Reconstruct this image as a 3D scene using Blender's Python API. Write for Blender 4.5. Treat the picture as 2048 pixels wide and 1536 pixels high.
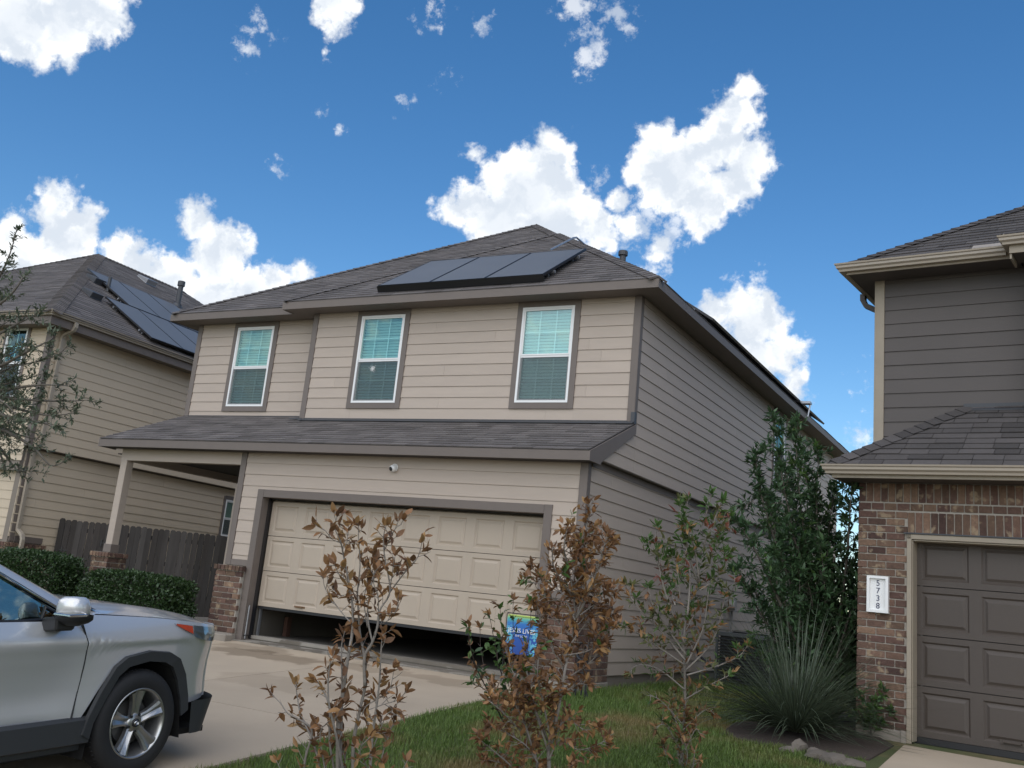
import bpy, bmesh, math, random
import numpy as np
from mathutils import Vector, Matrix, noise

random.seed(7)
np.random.seed(7)
SC = bpy.context.scene
for _o in list(bpy.data.objects):
    bpy.data.objects.remove(_o)
COL = SC.collection
PI = math.pi

# ------------------------------------------------------------------ camera
CAM = Vector((10.871, -12.180, 0.991))
YAW, PITCH, ROLL, FPX, PPX, PPY = -0.528, 0.240, 0.104, 2021.86, 978.855, 688.487
_cy, _sy, _cp, _sp = math.cos(YAW), math.sin(YAW), math.cos(PITCH), math.sin(PITCH)
FWD = Vector((_sy * _cp, _cy * _cp, _sp))
_r0 = Vector((_cy, -_sy, 0))
_u0 = _r0.cross(FWD)
_c, _s = math.cos(ROLL), math.sin(ROLL)
RGT = _c * _r0 + _s * _u0
UPV = -_s * _r0 + _c * _u0
cam_d = bpy.data.cameras.new('camera')
cam_d.sensor_width = 36.0
cam_d.lens = FPX * 36.0 / 2048
cam_d.shift_x = (1024 - PPX) / 2048
cam_d.shift_y = (PPY - 768) / 2048
cam_d.clip_start = 0.05
cam_d.clip_end = 3000
cam = bpy.data.objects.new('camera', cam_d)
COL.objects.link(cam)
M = Matrix((RGT, UPV, -FWD)).transposed().to_4x4()
M.translation = CAM
cam.matrix_world = M
SC.camera = cam


def ray(px, py):
    """direction of a photograph pixel (2048 x 1536), forward component 1"""
    return FWD + RGT * ((px - PPX) / FPX) + UPV * ((PPY - py) / FPX)


def at(px, py, depth):
    """the point seen at a pixel, a given number of metres in front of the camera"""
    return CAM + ray(px, py) * depth


# ------------------------------------------------------------------ light
SUN_EL, SUN_AZ = math.radians(46), math.radians(168)   # azimuth clockwise from +Y
SUN_DIR = Vector((math.sin(SUN_AZ) * math.cos(SUN_EL), math.cos(SUN_AZ) * math.cos(SUN_EL), math.sin(SUN_EL)))
sun_d = bpy.data.lights.new('sun', 'SUN')
sun_d.energy = 1.5
sun_d.angle = math.radians(100)
sun_d.color = (1.0, 0.95, 0.88)
sun = bpy.data.objects.new('sun', sun_d)
COL.objects.link(sun)
sun.rotation_euler = (-SUN_DIR).to_track_quat('-Z', 'Y').to_euler()
sun.location = (0, -30, 40)
SC.view_settings.view_transform = 'Standard'
SC.view_settings.look = 'None'
SC.view_settings.gamma = 1
SC.view_settings.use_curve_mapping = False
SC.view_settings.exposure = 0.75

# ------------------------------------------------------------------ sky with broken cumulus
world = bpy.data.worlds.new('World')
SC.world = world
world.use_nodes = True
WT = world.node_tree
WT.nodes.clear()


def wn(t, **kw):
    n = WT.nodes.new(t)
    for k, v in kw.items():
        setattr(n, k, v)
    return n


def wmath(op, a, b=None, c=None, clamp=False):
    n = wn('ShaderNodeMath', operation=op, use_clamp=clamp)
    for i, v in enumerate((a, b, c)):
        if v is None:
            continue
        if isinstance(v, (int, float)):
            n.inputs[i].default_value = v
        else:
            WT.links.new(v, n.inputs[i])
    return n.outputs[0]


def wvec(op, a, b=None, scale=None, out=0):
    n = wn('ShaderNodeVectorMath', operation=op)
    for i, v in enumerate((a, b)):
        if v is None:
            continue
        if isinstance(v, (tuple, Vector)):
            n.inputs[i].default_value = v
        else:
            WT.links.new(v, n.inputs[i])
    if scale is not None:
        n.inputs['Scale'].default_value = scale
    return n.outputs[out]


def wnoise(vec, scale, detail, rough=0.5, out='Fac'):
    n = wn('ShaderNodeTexNoise')
    n.inputs['Scale'].default_value = scale
    n.inputs['Detail'].default_value = detail
    n.inputs['Roughness'].default_value = rough
    WT.links.new(vec, n.inputs['Vector'])
    return n.outputs[out]


def wmapr(v, a, b, c=0.0, d=1.0, smooth=True):
    n = wn('ShaderNodeMapRange', interpolation_type='SMOOTHSTEP' if smooth else 'LINEAR')
    for i, x in enumerate((v, a, b, c, d)):
        if isinstance(x, (int, float)):
            n.inputs[i].default_value = x
        else:
            WT.links.new(x, n.inputs[i])
    return n.outputs[0]


def wmix(f, a, b):
    n = wn('ShaderNodeMix', data_type='RGBA')
    for s, v in ((n.inputs[0], f), (n.inputs[6], a), (n.inputs[7], b)):
        if isinstance(v, (int, float)):
            s.default_value = v
        elif isinstance(v, tuple):
            s.default_value = v + (1,)
        else:
            WT.links.new(v, s)
    return n.outputs[2]


sky = wn('ShaderNodeTexSky', sky_type='NISHITA')
sky.sun_disc = False
sky.sun_elevation = SUN_EL
sky.sun_rotation = SUN_AZ
sky.air_density = 1.0
sky.dust_density = 0.4
sky.ozone_density = 2.2
tc = wn('ShaderNodeTexCoord')
DIR = tc.outputs['Generated']
CUMULUS = [  # clouds seen over the houses: direction of each billow and its size
    (118, 388, 34), (112, 430, 46), (148, 445, 44), (130, 490, 58), (40, 505, 46), (15, 470, 34), (50, 560, 70),
    (248, 505, 38), (280, 530, 46), (330, 585, 70), (382, 418, 27), (398, 446, 40), (430, 464, 34), (468, 474, 32),
    (482, 492, 28), (430, 515, 60), (588, 546, 30), (610, 552, 20), (545, 560, 36), (500, 585, 56), (420, 600, 60),
    (1092, 284, 34), (1112, 312, 40), (1070, 322, 40), (1025, 338, 36), (990, 358, 40), (955, 310, 18), (1060, 385, 74),
    (1125, 390, 50), (945, 395, 40), (912, 424, 40), (1000, 440, 74), (1095, 450, 76), (1172, 420, 44), (1195, 465, 48),
    (1322, 294, 44), (1290, 336, 44), (1345, 350, 70), (1405, 310, 50), (1448, 275, 50), (1472, 222, 42), (1484, 182, 32),
    (1508, 236, 24), (1492, 322, 48), (1466, 372, 50), (1405, 400, 58), (1395, 450, 36), (1262, 360, 22), (1240, 400, 28),
    (1318, 500, 30), (1255, 450, 34),
    (1508, 590, 30), (1470, 604, 40), (1432, 618, 34), (1500, 640, 58), (1552, 650, 36), (1560, 706, 46), (1510, 712, 56),
    (1588, 756, 30), (1575, 790, 34),
    (30, 40, 76), (120, 40, 70), (200, 22, 60), (70, 88, 46), (130, 112, 26), (672, 16, 46), (668, 66, 26), (655, 108, 14)]
WISPS = [(512, 55, 30), (545, 62, 18), (486, 96, 26), (496, 140, 16), (1178, 108, 40), (1160, 68, 26), (1196, 66, 24), (1232, 30, 36),
         (1256, 66, 24), (1148, 10, 40), (860, 26, 34), (968, 62, 26), (818, 208, 22), (642, 226, 16), (680, 262, 14),
         (565, 335, 22), (884, 160, 18), (1514, 536, 12), (1722, 788, 24), (1704, 752, 14), (1726, 866, 34), (1745, 718, 14), (1622, 800, 14),
         (1300, 548, 34), (1350, 470, 40), (1145, 260, 12), (1548, 326, 18), (1200, 350, 22), (1290, 440, 50), (40, 420, 26), (1150, 320, 20)]
WARP = wvec('SUBTRACT', wnoise(DIR, 22, 5, 0.55, 'Color'), (0.5, 0.5, 0.5))
WARP2 = wvec('SUBTRACT', wnoise(DIR, 95, 4, 0.6, 'Color'), (0.5, 0.5, 0.5))
DW = wvec('ADD', wvec('ADD', DIR, wvec('SCALE', WARP, scale=0.030)), wvec('SCALE', WARP2, scale=0.015))


def blobs(lst, grow=1.0):
    out = None
    for px, py, r in lst:
        d = ray(px, py)
        k = d.length
        c = d.normalized()
        n = wn('ShaderNodeVectorMath', operation='DISTANCE')
        WT.links.new(DW, n.inputs[0])
        n.inputs[1].default_value = c
        f = wmath('MULTIPLY_ADD', n.outputs['Value'], -k * FPX / 46.0, r * grow / 46.0)
        out = f if out is None else wmath('MAXIMUM', out, f)
    return out


FB = wnoise(DIR, 60, 9, 0.58)
FINE = wmath('MULTIPLY_ADD', FB, 1.5, -0.78)
cum = blobs(CUMULUS, 1.22)
ahead = wvec('DOT_PRODUCT', DIR, tuple(FWD), out=1)
gen = wmath('MULTIPLY_ADD', wnoise(DIR, 2.6, 7, 0.55), 3.0, -1.38)          # the same broken cloud over the rest of the sky
gen = wmath('ADD', gen, wmapr(ahead, 0.62, 0.80, 0.0, -3.0))
cum_all = wmath('MAXIMUM', cum, gen)
dens = wmapr(wmath('ADD', cum_all, FINE), -0.06, 0.50)
wsp = wmath('MULTIPLY', wmapr(wmath('ADD', blobs(WISPS, 1.35), wmath('MULTIPLY_ADD', wnoise(DIR, 70, 8, 0.66), 3.4, -1.95)), 0.0, 0.9), 0.62)
dens = wmath('MAXIMUM', dens, wsp)
LIT = wvec('ADD', DW, tuple(UPV * 0.020 + RGT * 0.006))
sh = wmath('SUBTRACT', wnoise(DW, 30, 5, 0.5), wnoise(LIT, 30, 5, 0.5))
sh = wmapr(wmath('MULTIPLY_ADD', sh, 2.6, 0.58), 0.15, 0.95)
core = wmapr(cum_all, 0.30, 1.5)
sh = wmath('MULTIPLY', sh, wmath('MULTIPLY_ADD', core, -0.70, 1.0))
low = wmath('MULTIPLY_ADD', wnoise(DIR, 7, 3), 0.5, 0.25)
ccol = wmix(sh, (6.3, 6.9, 7.7), (10.2, 10.3, 10.3))
up_ = wvec('DOT_PRODUCT', DIR, (0, 0, 1), out=1)
ccol = wmix(wmapr(up_, 0.50, 0.66, 0.0, 0.75), ccol, (4.7, 5.2, 5.8))        # the near clouds overhead show their grey bases
skyc = wmix(1.0, sky.outputs[0], sky.outputs[0])
hsv = wn('ShaderNodeHueSaturation')
hsv.inputs['Saturation'].default_value = 1.3
hsv.inputs['Value'].default_value = 1.25
WT.links.new(skyc, hsv.inputs['Color'])
final = wmix(dens, hsv.outputs[0], ccol)
bg = wn('ShaderNodeBackground')
bg.inputs['Strength'].default_value = 0.07
WT.links.new(final, bg.inputs['Color'])
wo = wn('ShaderNodeOutputWorld')
WT.links.new(bg.outputs[0], wo.inputs['Surface'])
world.cycles.sampling_method = 'MANUAL'
world.cycles.sample_map_resolution = 512

# ------------------------------------------------------------------ materials
MATS = {}


def mat(name, col, rough=0.6, var=0.0, nscale=6.0, namt=0.0, bump=0.0, bscale=80.0, metallic=0.0, spec=0.5, col2=None, coat=0.0, stretch=(1, 1, 1), hue=0.0):
    """procedural: base colour, per-piece variation, soft mottling and fine relief"""
    if name in MATS:
        return MATS[name]
    m = bpy.data.materials.new(name)
    m.use_nodes = True
    t = m.node_tree
    b = t.nodes['Principled BSDF']
    b.inputs['Roughness'].default_value = rough
    b.inputs['Metallic'].default_value = metallic
    b.inputs['Specular IOR Level'].default_value = spec
    if coat:
        b.inputs['Coat Weight'].default_value = coat
        b.inputs['Coat Roughness'].default_value = 0.04
    L = t.links.new
    geo = t.nodes.new('ShaderNodeNewGeometry')
    mp = t.nodes.new('ShaderNodeMapping')
    mp.inputs['Scale'].default_value = stretch
    L(geo.outputs['Position'], mp.inputs['Vector'])
    cur = None

    def rgb(c):
        n = t.nodes.new('ShaderNodeRGB')
        n.outputs[0].default_value = (*c, 1)
        return n.outputs[0]
    cur = rgb(col)
    oi = t.nodes.new('ShaderNodeObjectInfo')
    ad = t.nodes.new('ShaderNodeMath'); ad.operation = 'ADD'
    L(oi.outputs['Random'], ad.inputs[0]); L(geo.outputs['Random Per Island'], ad.inputs[1])
    fr = t.nodes.new('ShaderNodeMath'); fr.operation = 'FRACT'
    L(ad.outputs[0], fr.inputs[0])
    if col2 is not None:
        mx = t.nodes.new('ShaderNodeMix'); mx.data_type = 'RGBA'
        L(fr.outputs[0], mx.inputs[0]); L(cur, mx.inputs[6]); L(rgb(col2), mx.inputs[7])
        cur = mx.outputs[2]
    if var or hue:
        h = t.nodes.new('ShaderNodeHueSaturation')
        m1 = t.nodes.new('ShaderNodeMath'); m1.operation = 'MULTIPLY_ADD'
        m0 = t.nodes.new('ShaderNodeMath'); m0.operation = 'MULTIPLY'
        L(fr.outputs[0], m0.inputs[0]); m0.inputs[1].default_value = 7.31
        f2 = t.nodes.new('ShaderNodeMath'); f2.operation = 'FRACT'; L(m0.outputs[0], f2.inputs[0])
        L(f2.outputs[0], m1.inputs[0]); m1.inputs[1].default_value = 2 * var; m1.inputs[2].default_value = 1 - var
        L(m1.outputs[0], h.inputs['Value'])
        if hue:
            m3 = t.nodes.new('ShaderNodeMath'); m3.operation = 'MULTIPLY_ADD'
            L(fr.outputs[0], m3.inputs[0]); m3.inputs[1].default_value = hue; m3.inputs[2].default_value = 0.5 - hue / 2
            L(m3.outputs[0], h.inputs['Hue'])
        L(cur, h.inputs['Color'])
        cur = h.outputs[0]
    if namt:
        n = t.nodes.new('ShaderNodeTexNoise')
        n.inputs['Scale'].default_value = nscale
        n.inputs['Detail'].default_value = 6
        L(mp.outputs[0], n.inputs['Vector'])
        h = t.nodes.new('ShaderNodeHueSaturation')
        m2 = t.nodes.new('ShaderNodeMath'); m2.operation = 'MULTIPLY_ADD'
        L(n.outputs['Fac'], m2.inputs[0]); m2.inputs[1].default_value = 2 * namt; m2.inputs[2].default_value = 1 - namt
        L(m2.outputs[0], h.inputs['Value']); L(cur, h.inputs['Color'])
        cur = h.outputs[0]
    L(cur, b.inputs['Base Color'])
    if bump:
        n = t.nodes.new('ShaderNodeTexNoise')
        n.inputs['Scale'].default_value = bscale
        n.inputs['Detail'].default_value = 5
        L(mp.outputs[0], n.inputs['Vector'])
        bp = t.nodes.new('ShaderNodeBump')
        bp.inputs['Strength'].default_value = bump
        bp.inputs['Distance'].default_value = 0.01
        L(n.outputs['Fac'], bp.inputs['Height']); L(bp.outputs[0], b.inputs['Normal'])
    m['cur'] = 0
    MATS[name] = m
    return m


def leaf_mat(name, c1, c2, var=0.25, trans=0.35, rough=0.5):
    m = mat(name, c1, rough, var=var, col2=c2, namt=0.2, nscale=30)
    t = m.node_tree
    b = t.nodes['Principled BSDF']
    tr = t.nodes.new('ShaderNodeBsdfTranslucent')
    src = b.inputs['Base Color'].links[0].from_socket
    t.links.new(src, tr.inputs['Color'])
    mx = t.nodes.new('ShaderNodeMixShader')
    mx.inputs[0].default_value = trans
    t.links.new(b.outputs[0], mx.inputs[1]); t.links.new(tr.outputs[0], mx.inputs[2])
    out = [n for n in t.nodes if n.type == 'OUTPUT_MATERIAL'][0]
    t.links.new(mx.outputs[0], out.inputs['Surface'])
    return m


def glass_mat(name, tint, gloss_boost=0.0, rough=0.01):
    m = bpy.data.materials.new(name)
    m.use_nodes = True
    t = m.node_tree
    t.nodes.clear()
    out = t.nodes.new('ShaderNodeOutputMaterial')
    tp = t.nodes.new('ShaderNodeBsdfTransparent'); tp.inputs[0].default_value = (*tint, 1)
    gl = t.nodes.new('ShaderNodeBsdfGlossy'); gl.inputs['Roughness'].default_value = rough
    gl.inputs['Color'].default_value = (0.82, 0.97, 0.95, 1)
    fz = t.nodes.new('ShaderNodeFresnel'); fz.inputs[0].default_value = 1.5
    ad = t.nodes.new('ShaderNodeMath'); ad.operation = 'ADD'; ad.use_clamp = True
    t.links.new(fz.outputs[0], ad.inputs[0]); ad.inputs[1].default_value = gloss_boost
    mx = t.nodes.new('ShaderNodeMixShader')
    mx.inputs[0].default_value = 0.09 + gloss_boost; t.links.new(tp.outputs[0], mx.inputs[1]); t.links.new(gl.outputs[0], mx.inputs[2])
    t.links.new(mx.outputs[0], out.inputs[0])
    return m


# ------------------------------------------------------------------ geometry helpers
class MB:
    def __init__(s):
        s.v, s.f = [], []

    def add(s, vs, fs):
        o = len(s.v)
        s.v += [tuple(p) for p in vs]
        s.f += [tuple(i + o for i in f) for f in fs]

    def box(s, x0, x1, y0, y1, z0, z1):
        s.add([(x0, y0, z0), (x1, y0, z0), (x1, y1, z0), (x0, y1, z0), (x0, y0, z1), (x1, y0, z1), (x1, y1, z1), (x0, y1, z1)],
              [(0, 3, 2, 1), (4, 5, 6, 7), (0, 1, 5, 4), (1, 2, 6, 5), (2, 3, 7, 6), (3, 0, 4, 7)])

    def prism(s, poly, off):
        """closed prism from a planar polygon (3D points) and an offset vector"""
        n = len(poly)
        off = Vector(off)
        a = [Vector(p) for p in poly]
        s.add(a + [p + off for p in a], [tuple(range(n))[::-1], tuple(range(n, 2 * n))] + [(i, (i + 1) % n, n + (i + 1) % n, n + i) for i in range(n)])

    def tube(s, pts, rad, n=8, cap=True):
        pts = [Vector(p) for p in pts]
        if not isinstance(rad, (list, tuple)):
            rad = [rad] * len(pts)
        rings = []
        prev = None
        for i, p in enumerate(pts):
            d = (pts[min(i + 1, len(pts) - 1)] - pts[max(i - 1, 0)])
            if d.length < 1e-9:
                d = Vector((0, 0, 1))
            d.normalize()
            a = prev if prev is not None else (Vector((0, 0, 1)) if abs(d.z) < .9 else Vector((1, 0, 0)))
            x = (a - d * a.dot(d))
            if x.length < 1e-6:
                x = d.orthogonal()
            x.normalize()
            prev = x
            y = d.cross(x)
            rings.append([p + (x * math.cos(2 * PI * k / n) + y * math.sin(2 * PI * k / n)) * rad[i] for k in range(n)])
        vs = [q for r in rings for q in r]
        fs = []
        for i in range(len(pts) - 1):
            for k in range(n):
                a, b = i * n + k, i * n + (k + 1) % n
                fs.append((a, b, b + n, a + n))
        if cap:
            fs.append(tuple(range(n))[::-1])
            fs.append(tuple(range((len(pts) - 1) * n, len(pts) * n)))
        s.add(vs, fs)

    def lathe(s, prof, origin, axis, n=32, closed=False):
        """prof: (radius, height along axis)"""
        o, ax = Vector(origin), Vector(axis).normalized()
        x = ax.orthogonal().normalized()
        y = ax.cross(x)
        vs = []
        for r, h in prof:
            for k in range(n):
                a = 2 * PI * k / n
                vs.append(o + ax * h + (x * math.cos(a) + y * math.sin(a)) * r)
        fs = []
        m = len(prof)
        for i in range(m if closed else m - 1):
            j = (i + 1) % m
            for k in range(n):
                fs.append((i * n + k, i * n + (k + 1) % n, j * n + (k + 1) % n, j * n + k))
        s.add(vs, fs)

    def grid(s, P, flip=False):
        """P: rows of points"""
        r, c = len(P), len(P[0])
        fs = []
        for i in range(r - 1):
            for j in range(c - 1):
                q = (i * c + j, i * c + j + 1, (i + 1) * c + j + 1, (i + 1) * c + j)
                fs.append(q[::-1] if flip else q)
        s.add([p for row in P for p in row], fs)

    def build(s, name, m, parent=None, smooth=False, bevel=0.0, fix=True):
        me = bpy.data.meshes.new(name)
        me.from_pydata(s.v, [], s.f)
        if fix or bevel:
            bm = bmesh.new(); bm.from_mesh(me)
            if bevel:
                bmesh.ops.remove_doubles(bm, verts=bm.verts, dist=1e-5)
                bmesh.ops.bevel(bm, geom=list(bm.edges), offset=bevel, segments=1, affect='EDGES')
            if fix:
                bmesh.ops.recalc_face_normals(bm, faces=bm.faces)
            bm.to_mesh(me); bm.free()
        if m:
            me.materials.append(m)
        if smooth:
            me.polygons.foreach_set('use_smooth', [True] * len(me.polygons))
        o = bpy.data.objects.new(name, me)
        COL.objects.link(o)
        if parent is not None:
            o.parent = parent
        return o


def inst(name, me, parent=None, loc=(0, 0, 0), rot=None, scale=(1, 1, 1), mw=None):
    o = bpy.data.objects.new(name, me)
    COL.objects.link(o)
    if parent is not None:
        o.parent = parent
    if mw is not None:
        o.matrix_local = mw
    else:
        o.location = loc
        if rot is not None:
            o.rotation_euler = rot
        o.scale = scale
    return o


def tag(o, label=None, cat=None, group=None, kind=None):
    if label: o['label'] = label
    if cat: o['category'] = cat
    if group: o['group'] = group
    if kind: o['kind'] = kind
    return o


def empty(name, loc=(0, 0, 0), rz=0.0, label=None, cat=None, group=None, parent=None):
    o = bpy.data.objects.new(name, None)
    COL.objects.link(o)
    o.location = loc
    o.rotation_euler = (0, 0, rz)
    o.empty_display_size = 0.2
    if parent is not None:
        o.parent = parent
    return tag(o, label, cat, group)


def clip_poly(poly, a, b, c):
    """keep a*x+b*y<=c of a 2D polygon"""
    out = []
    n = len(poly)
    for i in range(n):
        p, q = poly[i], poly[(i + 1) % n]
        dp, dq = a * p[0] + b * p[1] - c, a * q[0] + b * q[1] - c
        if dp <= 0:
            out.append(p)
        if (dp < 0 < dq) or (dq < 0 < dp):
            t = dp / (dp - dq)
            out.append((p[0] + (q[0] - p[0]) * t, p[1] + (q[1] - p[1]) * t))
    return out


def clip_convex(poly, conv):
    n = len(conv)
    ar = sum(conv[i][0] * conv[(i + 1) % n][1] - conv[(i + 1) % n][0] * conv[i][1] for i in range(n))
    for i in range(n):
        p, q = conv[i], conv[(i + 1) % n]
        ex, ey = q[0] - p[0], q[1] - p[1]
        nx, ny = (ey, -ex) if ar > 0 else (-ey, ex)
        poly = clip_poly(poly, nx, ny, nx * p[0] + ny * p[1])
        if len(poly) < 3:
            return []
    return poly


def area2(p):
    return abs(sum(p[i][0] * p[(i + 1) % len(p)][1] - p[(i + 1) % len(p)][0] * p[i][1] for i in range(len(p)))) / 2


class Frame:
    """a wall or roof plane: point = o + u*U + v*V + w*N"""
    def __init__(s, o, U, V):
        s.o, s.U, s.V = Vector(o), Vector(U).normalized(), Vector(V).normalized()
        s.N = s.U.cross(s.V).normalized()

    def p(s, u, v, w=0.0):
        return s.o + s.U * u + s.V * v + s.N * w

    def uv(s, q):
        d = Vector(q) - s.o
        return (d.dot(s.U), d.dot(s.V))


def slab(mb, fr, poly, w0, wf):
    """poly 2D in the frame, back at w0, front at wf(u, v)"""
    n = len(poly)
    back = [fr.p(u, v, w0) for u, v in poly]
    front = [fr.p(u, v, wf(u, v)) for u, v in poly]
    mb.add(back + front, [tuple(range(n))[::-1], tuple(range(n, 2 * n))] + [(i, (i + 1) % n, n + (i + 1) % n, n + i) for i in range(n)])


def siding(parent, fr, conv, v0, E, m, holes=(), length=3.66, proud=0.017, seed=1, off=0.0):
    """lap siding: every board an object of its own, cut to the wall outline and round the openings"""
    rnd = random.Random(seed)
    us = [p[0] for p in conv]; vs = [p[1] for p in conv]
    umin, umax, vmax = min(us), max(us), max(vs)
    k = 0
    v = v0
    while v < vmax - 0.005:
        cuts = []
        u = umin + (rnd.random() * length if length < 90 else 0)
        edges = [umin]
        while u < umax - 0.4:
            if u > umin + 0.4:
                edges.append(u)
            u += length
        edges.append(umax)
        for a, b in zip(edges[:-1], edges[1:]):
            rects = [(a + 0.0012, v, b - 0.0012, v + E)]
            for h in holes:
                nr = []
                for r in rects:
                    if r[2] <= h[0] or r[0] >= h[2] or r[3] <= h[1] or r[1] >= h[3]:
                        nr.append(r); continue
                    if r[0] < h[0]: nr.append((r[0], r[1], h[0], r[3]))
                    if r[2] > h[2]: nr.append((h[2], r[1], r[2], r[3]))
                    x0, x1 = max(r[0], h[0]), min(r[2], h[2])
                    if r[1] < h[1]: nr.append((x0, r[1], x1, h[1]))
                    if r[3] > h[3]: nr.append((x0, h[3], x1, r[3]))
                rects = nr
            for r in rects:
                pl = clip_convex([(r[0], r[1]), (r[2], r[1]), (r[2], r[3]), (r[0], r[3])], conv)
                if len(pl) < 3 or area2(pl) < 0.0015:
                    continue
                mb = MB()
                j = rnd.uniform(-0.0012, 0.0012)
                slab(mb, fr, pl, -0.004 + off, lambda uu, vv, vb=v, j=j: off + 0.005 + (proud - 0.005 + j) * (1 - (vv - vb) / E))
                mb.build('siding_board', m, parent)
        v += E
        k += 1


def shingles(parent, fr, conv, E, m, tab=0.305, mode='stuff', name='shingle', keep=None, limit=300, seed=3, thick=0.010):
    """asphalt tabs laid course by course, clipped to the roof outline"""
    rnd = random.Random(seed)
    us = [p[0] for p in conv]; vs = [p[1] for p in conv]
    umin, umax, vmin, vmax = min(us), max(us), min(vs), max(vs)
    pieces = []
    v = vmin
    row = 0
    while v < vmax:
        u = umin - tab * ((row * 0.37) % 1.0)
        while u < umax:
            w = tab * rnd.choice((1.0, 1.0, 0.82, 1.18))
            pl = clip_convex([(u + 0.003, v), (u + w - 0.003, v), (u + w - 0.003, v + E), (u + 0.003, v + E)], conv)
            if len(pl) >= 3 and area2(pl) > 0.0006:
                pieces.append((pl, v, thick * rnd.uniform(0.75, 1.45), u, row))
            u += w
        v += E
        row += 1
    big = MB()
    cnt = 0
    if keep:
        pieces.sort(key=keep)
    for pl, vb, th, u, row in pieces:
        wf = lambda uu, vv, vb=vb, th=th: 0.002 + th * (1 - 0.8 * (vv - vb) / E)
        if mode == 'objects' and cnt < limit:
            mb = MB(); slab(mb, fr, pl, -0.003, wf); mb.build(name, m, parent); cnt += 1
        else:
            slab(big, fr, pl, -0.003, wf)
    if big.v:
        o = big.build(name if mode != 'objects' else name + '_field', m, parent)
        o['kind'] = 'stuff'


BRICK = None


def brick_mesh():
    global BRICK
    if BRICK is None:
        mb = MB(); mb.box(-.5, .5, -.5, .5, -.5, .5)
        BRICK = mb.build('brick', None, None, bevel=0.03)
        me = BRICK.data
        bpy.data.objects.remove(BRICK)
        BRICK = me
        BRICK.materials.append(mat_brick)
    return BRICK


def bricks(parent, fr, u0, u1, v0, v1, m_unused=None, course=0.0835, bl=0.203, vertical=False, seed=5, depth=0.05, pitch=0.076, half0=False, holes=()):
    """single bricks with recessed joints (the mortar bed is the wall behind)"""
    rnd = random.Random(seed)
    me = brick_mesh()
    rot = Matrix((fr.U, -fr.N, fr.V)).transposed()

    def put(a, b, c, d):
        if b - a < 0.03:
            return
        uc, vc = (a + b) / 2, (c + d) / 2
        for h in holes:
            if h[0] < uc < h[2] and h[1] < vc < h[3]:
                return
        w = depth / 2 - 0.02 + rnd.uniform(-0.002, 0.003)
        mw = Matrix.Translation(fr.p(uc, vc, -depth / 2 + 0.012 + rnd.uniform(-.002, .003))) @ (rot @ Matrix.Rotation(rnd.uniform(-.008, .008), 3, 'Y')).to_4x4() @ Matrix.Diagonal((b - a, depth, d - c, 1))
        inst('brick', me, parent, mw=mw)
    j = 0.013
    if vertical:
        u = u0
        while u < u1 - 0.02:
            put(u + j / 2, min(u + pitch, u1) - j / 2, v0 + j / 2, v1 - j / 2)
            u += pitch
        return
    v = v0
    r = 0
    while v < v1 - 0.02:
        u = u0 - (bl / 2 if (r % 2) ^ half0 else 0)
        while u < u1:
            a, b = max(u, u0), min(u + bl, u1)
            put(a + (j / 2 if a > u0 else 0), b - (j / 2 if b < u1 else 0), v + j / 2, min(v + course, v1) - j / 2)
            u += bl
        v += course
        r += 1


def zg(y):
    """height of the ground: level beside the houses, falling towards the street"""
    return -0.10 + 0.06 * min(0.0, max(y, -15.0))

# ------------------------------------------------------------------ palette
mat_brick = mat('brick', (0.088, 0.050, 0.038), 0.9, var=0.35, namt=0.5, nscale=34, bump=0.6, bscale=90, col2=(0.165, 0.098, 0.068), hue=0.02)
m_mortar = mat('mortar', (0.36, 0.325, 0.28), 0.95, namt=0.2, nscale=40, bump=0.4, bscale=150)
m_taupe = mat('taupe_siding', (0.425, 0.355, 0.295), 0.62, var=0.035, namt=0.07, nscale=2.2, bump=0.12, bscale=60, stretch=(1, 1, 6))
m_garage_siding = m_taupe
m_trim = mat('brown_trim', (0.150, 0.124, 0.108), 0.6, var=0.06, namt=0.08, nscale=5, bump=0.12, bscale=70)
m_shingle = mat('shingle', (0.125, 0.112, 0.108), 0.95, var=0.24, namt=0.35, nscale=1.3, bump=1.0, bscale=240, hue=0.02)
m_shdark = mat('dark_shingle', (0.078, 0.070, 0.068), 0.95, var=0.28, namt=0.35, nscale=1.3, bump=1.0, bscale=240)
m_deck = mat('roof_deck', (0.03, 0.028, 0.027), 0.95)
m_flash = mat('flashing', (0.045, 0.048, 0.055), 0.5, namt=0.2, nscale=9)
m_soffit = mat('soffit', (0.190, 0.160, 0.140), 0.7, namt=0.05)
m_wallback = mat('wall_backing', (0.20, 0.17, 0.14), 0.8)
m_white = mat('white_vinyl', (0.78, 0.78, 0.77), 0.35, namt=0.03)
m_blind = mat('blind', (0.72, 0.76, 0.74), 0.55, var=0.04)
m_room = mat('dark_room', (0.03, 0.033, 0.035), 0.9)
m_glass = glass_mat('window_glass', (0.80, 0.95, 0.93), 0.0)
m_screen = None
m_door = mat('garage_door', (0.400, 0.335, 0.265), 0.5, var=0.02, namt=0.09, nscale=2.0, bump=0.06, bscale=120)
m_concrete = mat('concrete', (0.385, 0.315, 0.235), 0.92, var=0.04, namt=0.22, nscale=0.9, bump=0.35, bscale=90)
m_apron = mat('apron_concrete', (0.27, 0.245, 0.21), 0.92, namt=0.35, nscale=3.0, bump=0.5, bscale=60)
m_found = mat('foundation', (0.26, 0.23, 0.195), 0.95, namt=0.25, nscale=3.5, bump=0.4, bscale=60)
m_black = mat('black_plastic', (0.014, 0.014, 0.016), 0.45)
m_metal = mat('galvanised_metal', (0.34, 0.35, 0.37), 0.4, metallic=0.7, namt=0.1)
m_garin = mat('garage_inside', (0.10, 0.088, 0.072), 0.95, namt=0.25, nscale=2)
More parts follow.
